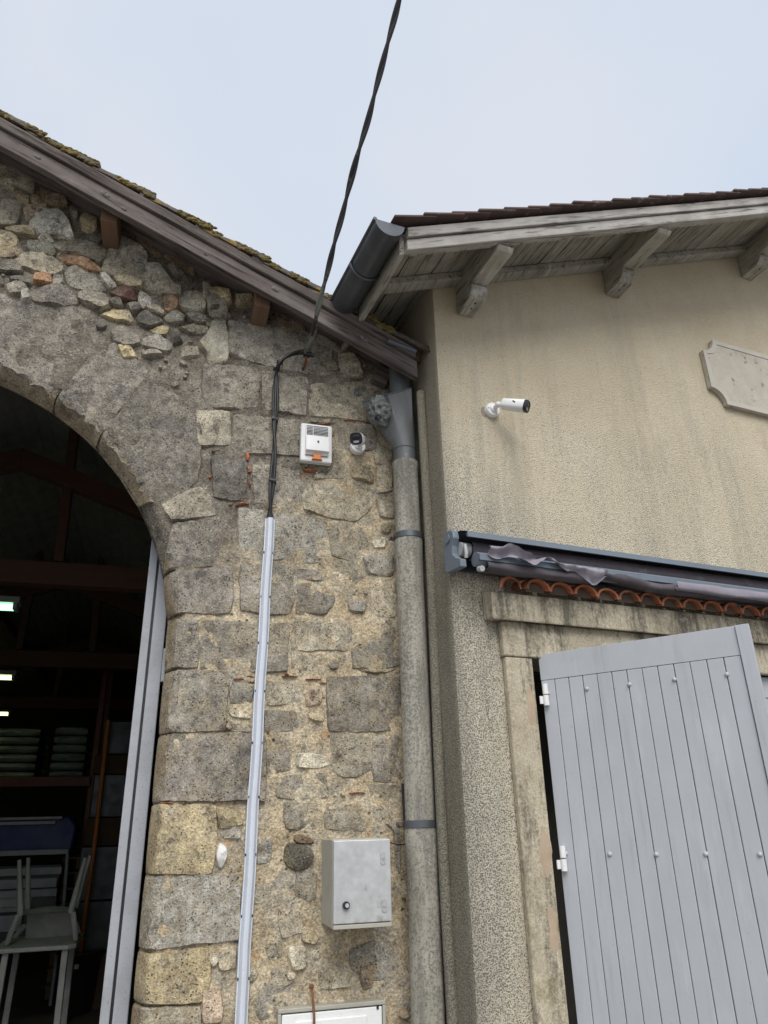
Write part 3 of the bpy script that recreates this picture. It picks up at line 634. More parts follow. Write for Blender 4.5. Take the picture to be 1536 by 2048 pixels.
# --- barn roof: verge board, tiles, purlin ends, deck
def bslope(x, dz=0.0): return board_z(x)+dz
def rake_prism(prof, x0, x1, nx=2, wob=0.0):
    """profile in (y, z offset from the board's underside), swept along the slope between x0 and x1"""
    m = MB(); rows = []
    for i in range(nx):
        x = x0+(x1-x0)*i/(nx-1)
        rows.append([(x, y+wob*fbm((x*3, k, 0)), bslope(x, dz)+wob*fbm((x*3, k, 5))) for k, (y, dz) in enumerate(prof)])
    n = len(prof)
    m.add([p for r_ in rows for p in r_], [(i*n+j, i*n+(j+1) % n, (i+1)*n+(j+1) % n, (i+1)*n+j) for i in range(nx-1) for j in range(n)])
    m.add(rows[0], [tuple(range(n-1, -1, -1))]); m.add(rows[-1], [tuple(range(n))]); return m
XE = 1.0
o = rake_prism([(-.10+VY, 0), (-.10+VY, .092), (-.06+VY, .092), (-.06+VY, 0)], AX, XE, 40, .0025).build('verge_board', OLDWOOD, barn, smooth=35, fix=True, bevel=.004)
KNOT = mottled('wood_knot', (.05, .04, .035), (.22, .20, .19), 60, .8)
for x, dz, r_ in ((-.80, .052, .011), (-.49, .056, .015), (-.40, .03, .009), (.31, .05, .012), (.74, .05, .013), (-.02, .03, .007)):
    c_ = np.array((x, -.1015+VY, bslope(x, dz))); P = []
    for q in range(4):
        rr = r_*(1-q/3); P.append([c_+np.array((1.6*rr*math.cos(2*math.pi*j/14), -.004*math.sin(q/3*3.1)-.0006*q, rr*math.sin(2*math.pi*j/14)-BARN_SL*1.6*rr*math.cos(2*math.pi*j/14))) for j in range(15)])
    MB().grid(P).build('knot', KNOT, o, smooth=60)
rake_prism([(-.115+VY, .094), (-.125+VY, .140), (-.06+VY, .140), (-.06+VY, .094)], AX, XE-.01, 40, .003).build('verge_fillet', OLDWOOD, barn, smooth=35, fix=True, bevel=.004)
# left slope of the gable, beyond the photograph
MB().prism([(AX, -.23, bslope(AX)), (-3.63, -.23, bslope(-3.63)), (-3.63, -.23, bslope(-3.63)+.12), (AX, -.23, bslope(AX)+.12)], (0, .04, 0)).build('verge_board', OLDWOOD, barn)
# deck and sheets of the roof
for nm, z0, mt in (('roof_deck', .150, OLDWOOD), ):
    for xa, xb in ((AX, XE+.02), (AX, -3.7)):
        MB().prism([(xa, -.185, bslope(xa)+z0-.02), (xb, -.185, bslope(xb)+z0-.02), (xb, -.185, bslope(xb)+z0+.02), (xa, -.185, bslope(xa)+z0+.02)], (0, 12.3, 0)).build(nm, mt, barn)
# canal tiles along the verge: each one a curved, tapering cover, lapped over the one below
def verge_tile(x_lo, x_hi, seed, y0=-.270, rad=.062):
    """cover tile lying down the slope from x_hi side to x_lo; axis follows the rake"""
    m = MB(); rows_o, rows_i = [], []
    for i in range(9):
        f = i/8; x = x_lo+(x_hi-x_lo)*f
        rr = rad*(1.0-.10*f)+.004*fbm((x*9, seed, 1)); lift = .024*(1-f)
        ro, ri = [], []
        for j in range(13):
            a = math.pi*(j/12)
            nzv = .008*fbm((x*22, seed+a*2.4, 3), 1, 3)
            for lst, r2 in ((ro, rr+nzv), (ri, rr-.016)):
                y = y0+.075-math.cos(a)*r2; z = bslope(x, .142+lift)+math.sin(a)*r2*.95
                lst.append((x, y, z))
        rows_o.append(ro); rows_i.append(ri)
    m.grid(rows_o); m.grid([r_[::-1] for r_ in rows_i])
    for a_, b_ in ((rows_o[0], rows_i[0]), (rows_i[-1], rows_o[-1])): m.grid([a_, b_])
    m.grid([[r_[0] for r_ in rows_o], [r_[0] for r_ in rows_i]]); m.grid([[r_[-1] for r_ in rows_i], [r_[-1] for r_ in rows_o]])
    return m
x = 1.06; i = 0
while x > AX-.3:
    w_ = .262+random.uniform(-.012, .012)
    verge_tile(x, x-w_-.07, i*3.1).build('roof_tile', MOSSTILE, barn, smooth=45, fix=True)
    for kx in range(1, 4):
        verge_tile(x, x-w_-.07, i*3.1+kx, -.270+.15*kx).build('roof_tile', MOSSTILE, barn, smooth=45, fix=True)
    x -= w_; i += 1
# lumps of moss and lichen on the tile edges
ms = MB()
for k in range(900):
    x = random.uniform(-1.25, .95); r_ = random.uniform(.004, .010)*(1+.6*noise.noise(Vector((x*4, 1, 1))))
    if noise.noise(Vector((x*7, 5, 2))) < -.12: continue
    a_ = random.uniform(-.1, 1.5); f_ = ((1.06-x) % .262)/.33
    rr = .062*(1-.1*f_); ms.ball((x, -.270+.075-math.cos(a_)*rr, bslope(x, .142+.024*(1-f_))+math.sin(a_)*rr*.95), max(.003, r_), 6, 4, (1.7, 1, .8))
tag(ms.build('moss', mottled('moss', (.10, .09, .03), (.20, .14, .04), 25, 1, spots=(.07, .075, .03), bscale=90, bstr=1, bdist=.01), barn, smooth=180), kind='stuff')
# purlin ends poking out of the wall under the board
for x, w_ in ((-.47, .075), (.262, .072), (-1.2, .07)):
    z = bslope(x)
    MB().prism([(x-w_/2, -.15, z-.015), (x+w_/2, -.15, z-.02), (x+w_/2, -.15, z+.09), (x-w_/2, -.15, z+.125)], (0, .5, 0)).build('purlin_end', BROWNWOOD, barn, bevel=.004)
# timber behind the pipe at the foot of the verge
MB().box((.90, .03, 3.50), (.2, 0, 0), (0, .1, 0), (0, 0, .12)).build('wall_plate_end', OLDWOOD, barn, bevel=.004)
MB().prism([(.83, -.05, 3.62), (.90, -.05, 3.60), (.93, -.05, 3.68), (.86, -.05, 3.72)], (0, .3, 0)).build('purlin_end', OLDWOOD, barn, bevel=.004)
# short zinc spout of the valley gutter lying on the board
p0, p1 = L(776, 682, -.245), L(832, 704, -.245)
MB().tube([p0, p1], .014, 10).build('valley_gutter_end', DARKZINC, barn, smooth=50)

# --- inside of the barn
def bbox(x0, x1, y0, y1, z0, z1): return MB().box((x0, y0, z0), (x1-x0, 0, 0), (0, y1-y0, 0), (0, 0, z1-z0))
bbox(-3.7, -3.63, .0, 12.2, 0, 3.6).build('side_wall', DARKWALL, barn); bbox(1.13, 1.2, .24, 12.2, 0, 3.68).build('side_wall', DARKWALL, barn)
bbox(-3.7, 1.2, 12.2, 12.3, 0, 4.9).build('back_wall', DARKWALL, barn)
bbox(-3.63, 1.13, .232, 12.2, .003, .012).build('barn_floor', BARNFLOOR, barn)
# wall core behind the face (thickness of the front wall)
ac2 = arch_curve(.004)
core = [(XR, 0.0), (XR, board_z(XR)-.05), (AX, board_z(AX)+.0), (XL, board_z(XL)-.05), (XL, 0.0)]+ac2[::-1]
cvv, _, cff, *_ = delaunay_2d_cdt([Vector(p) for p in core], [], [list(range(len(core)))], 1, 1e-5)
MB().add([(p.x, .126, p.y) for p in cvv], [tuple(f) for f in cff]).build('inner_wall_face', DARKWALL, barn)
# corrugated sheets over rafters
rs = MB()
for xa, xb in ((1.13, AX), (-3.63, AX)):
    nx_ = 60; rows = []
    for i in range(nx_+1):
        x = xa+(xb-xa)*i/nx_; rows.append([(x, y, bslope(x, .085)+.02*math.sin(i*math.pi/1.5)) for y in (.13, 6, 12.2)])
    rs.grid(rows)
rs.build('corrugated_sheet', SHEET, barn, smooth=180)
for ty in (2.5, 5.6, 8.8):
    MB().box((-3.62, ty, 3.24), (4.74, 0, 0), (0, .12, 0), (0, 0, .17)).build('tie_beam', REDWOOD, barn, bevel=.006)
    for sg in (1, -1):
        xa, xb = AX, AX+sg*2.36; o_ = .02
        MB().prism([(xa, ty+.01, bslope(AX)-.30), (xb, ty+.01, bslope(AX)-.30-.36*2.36), (xb, ty+.01, bslope(AX)-.46-.36*2.36), (xa, ty+.01, bslope(AX)-.46)], (0, .1, 0)).build('rafter', REDWOOD, barn, bevel=.006)
        MB().prism([(AX+sg*.3, ty+.02, bslope(AX)-.02), (AX+sg*.37, ty+.02, bslope(AX)-.05), (AX+sg*.41, ty+.02, 3.42), (AX+sg*.34, ty+.02, 3.42)], (0, .08, 0)).build('truss_post', REDWOOD, barn, bevel=.006)
for x in (-3.1, -2.2, -.3, .55):
    bbox(x, x+.07, .24, 12.2, bslope(x)-.09, bslope(x)+.03).build('purlin', REDWOOD, barn)
# steel door leaf folded back inside the jamb
dl = MB().box((-.098, .26, .02), (.053, 0, 0), (0, .06, 0), (0, 0, 3.0)).build('door_leaf', STEEL, barn, bevel=.004)
MB().box((-.108, .285, .02), (.0095, 0, 0), (0, .02, 0), (0, 0, 3.0)).build('rubber_seal', BLACKPL, dl)
MB().box((-.142, .275, .02), (.0335, 0, 0), (0, .06, 0), (0, 0, 3.0)).build('edge_profile', STEEL, dl, bevel=.003)
for z in (2.24, .6):
    hg = MB().tube([(-.033, .25, z-.07), (-.033, .25, z+.07)], .012, 10); hg.box((-.045, .245, z-.03), (.055, 0, 0), (0, .006, 0), (0, 0, .06)); hg.build('hinge', STEEL, dl, smooth=40)

def lamp(x, y, z, label, m, ln=1.25):
    t = thing('fluorescent_lamp', label, 'lamp', (x-ln/2, y, z), 'lit tube lamps under the barn roof')
    MB().box((x-ln, y-.07, z+.03), (ln, 0, 0), (0, .14, 0), (0, 0, .05)).build('housing', GREYMETAL, t, bevel=.004)
    for d in (-.035, .035): MB().tube([(x-ln+.03, y+d, z+.005), (x-.05, y+d, z+.005)], .018, 10).build('tube', m, t, smooth=60)
    MB().box((x-.045, y-.06, z-.02), (.03, 0, 0), (0, .12, 0), (0, 0, .05)).build('end_cap', GREYMETAL, t)
    for q in (.25, .75): MB().tube([(x-ln*q, y, z+.075), (x-ln*q, y, bslope(x-ln*q) if y not in () else z)], .004, 6).build('hanger', GREYMETAL, t)
def Zp(x, y, z): return onplane(x, y, (0, 0, z), np.array([0, 0, 1.0]))
for (x, y, z, m_, lb) in ((40, 1217, 3.25, TUBE, 'nearest greenish lit tube lamp hanging inside the dark barn'), (33, 1357, 3.25, TUBE2, 'middle lit tube lamp of the row inside the dark barn'), (24, 1429, 3.25, TUBE2, 'farthest lit tube lamp of the row, above the wrapped pallets')):
    q = Zp(x, y, z); lamp(q[0], min(q[1], 11), z, lb, m_)

# things standing in the barn
rk = thing('pallet_rack', 'storage rack with red crossbeam at the back of the barn', 'rack', (-1.5, 7.4, 0))
for z in (2.09,): bbox(-3.2, -.84, 7.0, 7.08, z, z+.11).build('beam', RACKRED, rk, bevel=.004)
for x in (-3.2, -.86):
    for y in (7.09, 8.1): bbox(x, x+.06, y, y+.06, .013, 3.6).build('upright', RACKRED, rk)
bbox(-3.2, -.84, 7.1, 8.15, 2.14, 2.17).build('shelf', OLDWOOD, rk)
def sacks(x0, x1, z0, z1, y0, y1, label):
    t = thing('wrapped_pallet', label, 'pallet', ((x0+x1)/2, (y0+y1)/2, z0), 'wrapped pallets on the rack')
    n = 6
    for i in range(n):
        za, zb = z0+(z1-z0)*i/n, z0+(z1-z0)*(i+1)/n; m = MB(); rows = []
        for j in range(13):
            f = j/12; x = x0+(x1-x0)*f; rows.append([(x+.02*fbm((i, j, q)), y0+(y1-y0)*(.5-.5*math.copysign(abs(math.cos(a))**.4, math.cos(a)))+.02*fbm((x*5, q, i)), (za+zb)/2+(zb-za)*.5*math.copysign(abs(math.sin(a))**.35, math.sin(a))*(min(1, 9*f, 9*(1-f))*.25+.75)) for q, a in enumerate([2*math.pi*w/16 for w in range(17)])])
        m.grid(rows); m.build('sack', FILM, t, smooth=180, fix=True)
sacks(-2.35, -1.5, 2.175, 2.78, 7.15, 8.0, 'film wrapped stack of sacks on rack, left of the other'); sacks(-1.33, -.95, 2.175, 2.8, 7.15, 8.0, 'narrow film wrapped stack of sacks at the rack end')
# orange pole of a trolley leaning near the door leaf
t = thing('orange_pole', 'thin orange pole standing upright among boxes inside the barn', 'pole', (-.64, 5.6, 0))
p0, p1 = L(217, 1438, 5.6), L(190, 1680, 5.6); MB().tube([(p1[0]-.02, 5.65, .013), p1, p0], .022, 8).build('shaft', RACKORANGE, t, smooth=60); MB().ball(p0, .026, 8, 6).build('cap', BLACKPL, t, smooth=180)
t = thing('box_stack', 'stack of dark boxes and cartons beside the orange pole', 'boxes', (-.45, 5.9, 0))
for i, (z0, z1, x0, x1, m_) in enumerate(((.013, .5, -.75, -.25, DARKCARD), (.5, .95, -.72, -.28, BINBLACK), (.95, 1.45, -.74, -.3, BINBLACK), (1.45, 1.72, -.72, -.32, DARKCARD), (1.72, 2.15, -.7, -.34, BINBLACK), (2.15, 2.35, -.72, -.34, DARKCARD), (2.35, 2.7, -.66, -.36, BINBLACK))):
    bbox(x0, x1, 5.75+.02*(i % 2), 6.2, z0, z1-.004).build('box', m_, t, bevel=.01)
# grey machine with a blue cover
t = thing('workshop_machine', 'grey slatted machine with dark blue cover behind the plastic table', 'machine', (-1.6, 6.4, 0))
q0, q1 = L(0, 1640, 6.2), L(142, 1703, 6.2)
MB().prism([(q0[0]-.6, 6.2, q1[2]), (q1[0], 6.2, q1[2]), (q1[0]+.02, 6.2, q0[2]-.08), (q1[0]-.06, 6.2, q0[2]+.02), (q0[0]-.6, 6.2, q0[2]+.02)], (0, .5, 0)).build('cover', BLUEBOX, t, bevel=.02)
for y0, y1, xe in ((1702, 1708, 136), (1738, 1748, 122), (1760, 1774, 112), (1782, 1792, 112), (1816, 1822, 60), (1832, 1862, 40), (1635, 1638, 124), (1644, 1648, 110)):
    a, b = L(0, y0, 6.12), L(xe, y1, 6.12); MB().box((a[0]-.6, 6.12, b[2]), (b[0]-a[0]+.6, 0, 0), (0, .07, 0), (0, 0, a[2]-b[2])).build('rail', GREYMETAL, t, bevel=.003)
a, b = L(20, 1790, 6.2), L(60, 1822, 6.2); MB().box((a[0]-.7, 6.2, b[2]), (b[0]-a[0]+.7, 0, 0), (0, .3, 0), (0, 0, a[2]-b[2])).build('tray', CHAIRPL, t, bevel=.01)
a, b = L(135, 1708, 6.15), L(128, 1800, 6.15); MB().tube([a, b, (b[0], 6.15, .013)], .018, 8).build('leg', GREYMETAL, t, smooth=60); MB().tube([(a[0]-.9, 6.15, .013), (a[0]-.9, 6.15, 1.3)], .018, 8).build('leg', GREYMETAL, t, smooth=60)
MB().box((a[0]-1.2, 6.22, .5), (1.15, 0, 0), (0, .3, 0), (0, 0, .78)).build('body', BLACKPL, t, bevel=.01)
# white plastic table
t = thing('plastic_table', 'white plastic garden table carrying an upturned chair', 'table', (-1.0, 5.15, 0))
q = [Zp(10, 1880, .71), Zp(20, 1898, .71), Zp(150, 1886, .71), Zp(150, 1868, .71)]
xa, xb, ya, yb = q[0][0], q[2][0]+.02, q[1][1]-.02, q[1][1]+.75
rt_ = lambda z: [(xa+.06, ya, z), (xb-.06, ya, z), (xb, ya+.06, z), (xb, yb, z), (xa, yb, z), (xa, ya+.06, z)]
MB().prism(rt_(.68), (0, 0, .035)).build('tabletop', CHAIRPL, t, bevel=.008)
for x, y in ((xa+.07, ya+.06), (xb-.1, ya+.06), (xa+.07, yb-.08), (xb-.1, yb-.08)):
    MB().prism([(x, y, .013), (x+.05, y, .013), (x+.05, y+.05, .013), (x, y+.05, .013)], (.012 if x < -.9 else -.012, 0, .667)).build('leg', CHAIRPL, t, bevel=.006)
# upturned chair
t = thing('plastic_chair', 'white plastic armchair turned upside down on the table', 'chair', (-.85, ya+.4, .715))
cx, cy, cz = (xa+xb)/2+.04, ya+.34, .716
seat = MB(); P = []
for i in range(9):
    a = i/8; P.append([(cx-.21+.42*j/8, cy-.2+.4*a, cz+.24+.03*math.sin(math.pi*j/8)*math.sin(math.pi*a)) for j in range(9)])
seat.grid(P); seat.grid([[(x_, y_, z_-.012) for x_, y_, z_ in r_[::-1]] for r_ in P]); seat.build('seat', CHAIRPL, t, smooth=60)
bk = MB(); P = []
for i in range(7):
    z = cz+.24-.24*i/6; P.append([(cx-.2+.4*j/8, cy+.2+.10*i/6-.05*math.cos((j/8-.5)*math.pi), z) for j in range(9)])
bk.grid(P); bk.grid([[(x_, y_+.012, z_) for x_, y_, z_ in r_[::-1]] for r_ in P]); bk.build('backrest', CHAIRPL, t, smooth=60)
for sx, sy in ((-1, -1), (1, -1), (-1, 1), (1, 1)):
    MB().tube([(cx+sx*.2, cy+sy*.19, cz+.23), (cx+sx*.27, cy+sy*.25, cz+.66)], [.03, .018], 6).build('leg', CHAIRPL, t, smooth=60)
for sx in (-1, 1):
    MB().tube([(cx+sx*.22, cy-.2, cz+.23), (cx+sx*.27, cy-.22, cz+.03), (cx+sx*.27, cy+.1, cz+.02), (cx+sx*.22, cy+.26, cz+.1)], .022, 6).build('armrest', CHAIRPL, t, smooth=60)
# black bin with a small white sticker
q = Zp(141, 2035, .013); bx, by = q[0], q[1]+.17
t = thing('waste_bin', 'tall black plastic bin with small white sticker near the doorway', 'bin', (bx, by, 0))
P = [[(bx+r_*math.cos(2*math.pi*j/28), by+r_*math.sin(2*math.pi*j/28), z) for j in range(29)] for r_, z in ((0.0, .014), (.155, .014), (.165, .06), (.2, .50), (.205, .51), (.222, .512), (.222, .53), (.2, .53), (.19, .50), (.15, .05), (0, .05))]
MB().grid(P).build('body', BINBLACK, t, smooth=40, fix=True)
MB().box((bx-.02, by-.197, .40), (.04, 0, 0), (0, .004, 0), (0, 0, .04)).build('sticker', WHITEPL, t)
# silver duct and shelf poles beside it
t = thing('foil_duct', 'silver foil wrapped tube leaning behind the black bin', 'tube', (-.42, 6.0, 0))
MB().tube([(bx+.13, by+.3, .08), (bx+.28, by+.42, .62)], .07, 14).build('tube', FOIL, t, smooth=60); MB().tube([(bx+.27, by+.41, .6), (bx+.285, by+.425, .64)], .074, 14).build('rim', GREYMETAL, t, smooth=60)
t = thing('pallet_stack', 'pile of wooden pallets seen edge on beside the machine', 'pallets', (-.78, 6.6, 0))
for i in range(9):
    z = .013+i*.15; bbox(-.98, -.78, 6.45, 7.0, z+.1, z+.122).build('board', CARD, t)
    for xx in (-.97, -.83): bbox(xx, xx+.05, 6.46, 7.0, z, z+.099).build('block', CARD, t)

# ================================================================== RENDERED HOUSE (right)
house = thing('rendered_house', 'ochre roughcast house with overhanging wooden eaves beside the stone barn', 'house', Hh(1.8, 3, 0))
SL = HOUSE_SL
def rz(s, dz=0.0): return 4.0+SL*s+dz           # underside of the wall rafter
def foff(s): return -.40-.045*(s+.32)            # the verge drifts outward up the slope
DO0, DO1, DOZ = .343, 1.93, 2.213
SR = 3.9
pl = lambda pts, off: [Hh(s, off, z) for s, z in pts]
cw, _, cfw, *_ = delaunay_2d_cdt([Vector(p) for p in ((0, 0), (DO0, 0), (DO0, DOZ), (DO1, DOZ), (DO1, 0), (SR, 0), (SR, rz(SR, .05)), (0, rz(0, .05)))], [], [list(range(8))], 1, 1e-6)
gw = MB().add([Hh(p.x, 0, p.y) for p in cw], [tuple(f) for f in cfw])
q = [(DO0, 0), (DO0, DOZ), (DO1, DOZ), (DO1, 0)]
gw.grid([[Hh(s, 0, z) for s, z in q], [Hh(s, .25, z) for s, z in q]])
gw.build('gable_wall', RENDER, house, fix=True)
sw = MB()                                       # the return, slightly wavy
sw.grid([[Hh(.004*fbm((z, o_, 0), 2), o_, z) if 0 < o_ < 4 else Hh(0, o_, z) for z in [4.2*i/60 for i in range(61)]] for o_ in [0, .05, .1, .15, .2, .25, .3, .35, .5, 1, 2, 4, 7]])
sw.build('side_wall', RENDER, house, smooth=180)
hbox(.0, .012, .35, 7, 0, .01).build('footing', CEMENT, house)
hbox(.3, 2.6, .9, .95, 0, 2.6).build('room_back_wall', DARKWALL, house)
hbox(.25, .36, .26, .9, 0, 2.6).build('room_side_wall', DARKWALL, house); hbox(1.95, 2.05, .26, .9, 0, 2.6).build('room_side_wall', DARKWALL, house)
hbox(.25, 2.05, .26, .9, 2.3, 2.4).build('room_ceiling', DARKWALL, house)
# a rendered-over pipe in the angle of the return
MB().tube([Hh(-.012+.004*math.sin(z*3), .155, z) for z in [i*.1 for i in range(36)]], .021, 12).build('rendered_pipe', RENDER, house, smooth=60)

# --- roof
def rake_box(s0, s1, o0f, o1f, d0, d1, n=2):
    m = MB(); P = []
    for i in range(n):
        s = s0+(s1-s0)*i/(n-1); P.append([Hh(s, o0f(s), rz(s, d0)), Hh(s, o1f(s), rz(s, d0)), Hh(s, o1f(s), rz(s, d1)), Hh(s, o0f(s), rz(s, d1))])
    m.add([p for r_ in P for p in r_], [(i*4+j, i*4+(j+1) % 4, (i+1)*4+(j+1) % 4, (i+1)*4+j) for i in range(n-1) for j in range(4)])
    m.add(P[0], [(3, 2, 1, 0)]); m.add(P[-1], [(0, 1, 2, 3)]); return m
fz = MB()
fb = rake_box(-.325, SR, foff, lambda s: foff(s)+.035, -.067, -.010, 2).build('fascia_board', GREYWOOD, house, fix=True, bevel=.004)
rake_box(-.325, SR, lambda s: foff(s)-.012, lambda s: foff(s)+.034, -.006, .046, 2).build('fascia_board', GREYWOOD, house, fix=True, bevel=.004)
rake_box(-.29, SR, lambda s: foff(s)+.036, lambda s: foff(s)+.07, -.05, .043, 2).build('verge_rafter', PURLINWOOD, house, fix=True, bevel=.004)
rake_box(-.31, SR, lambda s: -.075, lambda s: -.004, 0, .044, 2).build('wall_rafter', PURLINWOOD, house, fix=True, bevel=.005)
for o_ in (.42, 1.3, 2.2): rake_box(-.31, 0, lambda s: o_, lambda s: o_+.07, -.02, .044, 2).build('eave_rafter', PURLINWOOD, house, fix=True, bevel=.004)
rake_box(-.345, -.318, lambda s: foff(s)+.036, lambda s: 5, -.06, .05, 2).build('eave_board', PURLINWOOD, house, fix=True, bevel=.004)
s = -.317
while s < SR-.1:
    w_ = .092; dz = random.uniform(-.002, .002); end = 5.0 if s+w_ < .02 else -.002
    if -.09 < s < .02: end = 5.0
    rake_box(s+.002, s+w_-.003, lambda q: foff(q)+.07, lambda q: end, .046+dz, .054+dz, 2).build('soffit_plank', SOFFITWOOD, house, fix=True, bevel=.0015)
    s += w_
rake_box(-.34, SR, lambda s: foff(s)+.01, lambda s: 7, .0575, .064, 2).build('roof_deck', OLDWOOD, house, fix=True)
# purlins with their lower corbels
for s0 in (.128, 1.10, 2.27):
    t0 = foff(s0)+.005; m = MB()
    zb = rz(s0)
    pu = MB().prism([Hh(s0, t0+.03, zb-.088), Hh(s0, t0+.012, zb-.07), Hh(s0, t0+.012, rz(s0, -.07)), Hh(s0, t0+.072, rz(s0, -.055)), Hh(s0, t0+.072, rz(s0, .042)), Hh(s0, -.002, rz(s0, .042)), Hh(s0, -.002, zb-.092)], HD*.085).build('purlin', PURLINWOOD, house, fix=True, bevel=.004)
    MB().prism([Hh(s0-.002, -.155, zb-.094), Hh(s0-.002, -.002, zb-.094), Hh(s0-.002, -.002, zb-.165), Hh(s0-.002, -.12, zb-.16), Hh(s0-.002, -.155, zb-.125)], HD*.089).build('corbel', PURLINWOOD, pu, fix=True, bevel=.004)
    for a_, b_ in ((-.03, -.1), (.0, -.06)):
        MB().ball(Hh(s0+.045, b_, zb-.16+(.0)), .006, 8, 5).build('bolt', BLACKPL, pu)
# flat tiles: verge tile of each course lapped like steps, the field behind as further tiles
s = -.40; i = 0
while s < SR-.1:
    for k in range(1 if s > 1.0 else 1):
        ln, wd = .20, .22+.0; o0 = foff(s)-.045+random.uniform(-.006, .004)
        lf = random.uniform(.006, .013); zA, zB = rz(s, .068+lf), rz(s+ln, .066)
        m = MB(); m.add([Hh(s, o0, zA), Hh(s, o0+wd, zA), Hh(s+ln, o0+wd, zB), Hh(s+ln, o0, zB), Hh(s, o0, zA+.012), Hh(s, o0+wd, zA+.012), Hh(s+ln, o0+wd, zB+.012), Hh(s+ln, o0, zB+.012)],
                        [(0, 1, 2, 3), (7, 6, 5, 4), (4, 5, 1, 0), (5, 6, 2, 1), (6, 7, 3, 2), (7, 4, 0, 3)])
        m.build('roof_tile', FLATTILE, house, fix=True, bevel=.003)
    s += .125+random.uniform(-.012, .012); i += 1
rake_box(-.40, SR, lambda s: foff(s)+.18, lambda s: 7, .0655, .088, 2).build('roof_covering', FLATTILE, house, fix=True)
# eaves gutter
GC, GR = (-.412, 3.893), .066
def gutter_ring(o_, r_): return [Hh(GC[0]+r_*math.cos(a), o_, GC[1]+r_*math.sin(a)) for a in [math.pi+math.pi*j/18 for j in range(19)]]
g = MB(); ys = [-.42, -.2, 0, .26]
g.grid([gutter_ring(o_, GR) for o_ in ys]); g.grid([gutter_ring(o_, GR-.004)[::-1] for o_ in ys])
g.add(gutter_ring(-.42, GR), [tuple(range(19))])
gt = g.build('gutter', DARKZINC, house, smooth=50, fix=True)
MB().tube([Hh(GC[0]-GR, o_, GC[1]+.002) for o_ in ys], .009, 8).build('gutter_bead', DARKZINC, gt, smooth=60)
for o_ in (-.14,): MB().tube(gutter_ring(o_, GR+.004), .007, 6).build('gutter_bracket', DARKZINC, gt, smooth=60)

# --- cement door surround and the little tiled canopy
jamb = MB().box(Hh(.213, -.030, 0), HD*(.340-.213), HN*.028, (0, 0, 2.205)).build('door_jamb', CEMENT, house, bevel=.006)
hbox(1.93, 2.075, -.036, -.002, 0, 2.211).build('door_jamb', CEMENT, house, bevel=.006)
for z, w_, h_ in ((2.01, .024, .07), (1.49, .03, .08), (1.24, .025, .07)):
    P = []
    for q_ in range(4):
        k = 1-q_/3; P.append([Hh(.316+w_*k*math.cos(a)*(.7 if math.cos(a) > 0 else 1)*(1+.25*math.sin(4*a+z*9)), -.0305-.002*(1-k*k), z+h_*k*math.sin(a)*(1+.2*math.sin(3*a+z))) for a in [2*math.pi*j/16 for j in range(17)]])
    MB().grid(P).build('mortar_patch', PINKPATCH, jamb, smooth=60)
hbox(.205, 2.1, -.036, -.002, 2.2065, 2.3505).build('lintel', CEMENT, house, bevel=.006)
cor = MB().prism([Hh(.142, -.002, 2.352), Hh(.142, -.05, 2.352), Hh(.142, -.072, 2.342), Hh(.142, -.074, 2.458), Hh(.142, -.002, 2.475)], HD*2.1).build('cornice', CEMENT, house, fix=True, bevel=.008)
def canal(c_s, rot=0.0, ln=.23, r0=.060, o_front=-.118):
    zj = random.uniform(-.004, .005); rot += random.uniform(-.06, .06)
    rows, rin = [], []
    for i in range(6):
        f = i/5; rr = r0*(1-.12*f)
        for lst, r2 in ((rows, rr), (rin, rr-.011)):
            row = []
            for j in range(15):
                a = math.pi*j/14; ls, lo = -math.cos(a)*r2, ln*f
                row.append(Hh(c_s+ls*math.cos(rot)-lo*math.sin(rot), o_front+lo*math.cos(rot)+ls*math.sin(rot)*.0, 2.466+zj+math.sin(a)*r2*.76+.03*f))
            lst.append(row)
    m = MB(); m.grid(rows); m.grid([r_[::-1] for r_ in rin]); m.grid([rows[0][::-1], rin[0][::-1]]); m.grid([rin[-1], rows[-1]])
    m.grid([[r_[0] for r_ in rows], [r_[0] for r_ in rin]]); m.grid([[r_[-1] for r_ in rin], [r_[-1] for r_ in rows]]); return m
for i in range(17):
    c_s = .343+.1195*i+random.uniform(-.003, .003)
    ct = canal(c_s, 0, .12, o_front=-.118+random.uniform(-.006, .006)).build('canopy_tile', CLAY, cor, smooth=45, fix=True)
    m = MB(); n_ = 12; m.add([Hh(c_s+.046*math.cos(a), -.090, 2.466+.036*math.sin(a)) for a in [math.pi*j/n_ for j in range(n_+1)]], [tuple(range(n_+1))]); m.build('tile_bedding', mottled('tile_bedding', (.085, .065, .048), (.14, .11, .085), 20, .95) if i == 0 else bpy.data.materials['tile_bedding'], cor)
canal(.215, R(-40), .115, .066, -.112).build('canopy_tile', CLAY, cor, smooth=45, fix=True)

# --- shutter leaf, standing open
SA = HB+R(-57); SD = np.array([math.cos(SA), math.sin(SA), 0]); SN = np.array([math.sin(SA), -math.cos(SA), 0])    # SN looks at the street side
SH0 = np.array(Hh(.399, -.008, 0)); SWD, SZ1, SZ0 = .80, 2.222, .04
if SN@(CAM-SH0) < 0: SN = -SN
def Sh(t_, n_, z): return tuple(SH0+SD*t_+SN*n_+np.array((0, 0, z)))
def sbox(t0, t1, n0, n1, z0, z1): return MB().box(Sh(t0, n0, z0), SD*(t1-t0), SN*(n1-n0), (0, 0, z1-z0))
def Spx(x, y, n_=0.03):
    q = onplane(x, y, SH0+SN*n_, SN); return float((q-SH0)@SD), float(q[2])
sh = sbox(.003, SWD-.002, 0, .018, SZ0, SZ1-.002).build('shutter', SHUTTER, house)
sbox(0, SWD-.047, .0185, .030, SZ1-.105, SZ1).build('top_rail', SHUTTER, sh, bevel=.0015)
NP = 13; pw = (SWD-.047)/NP
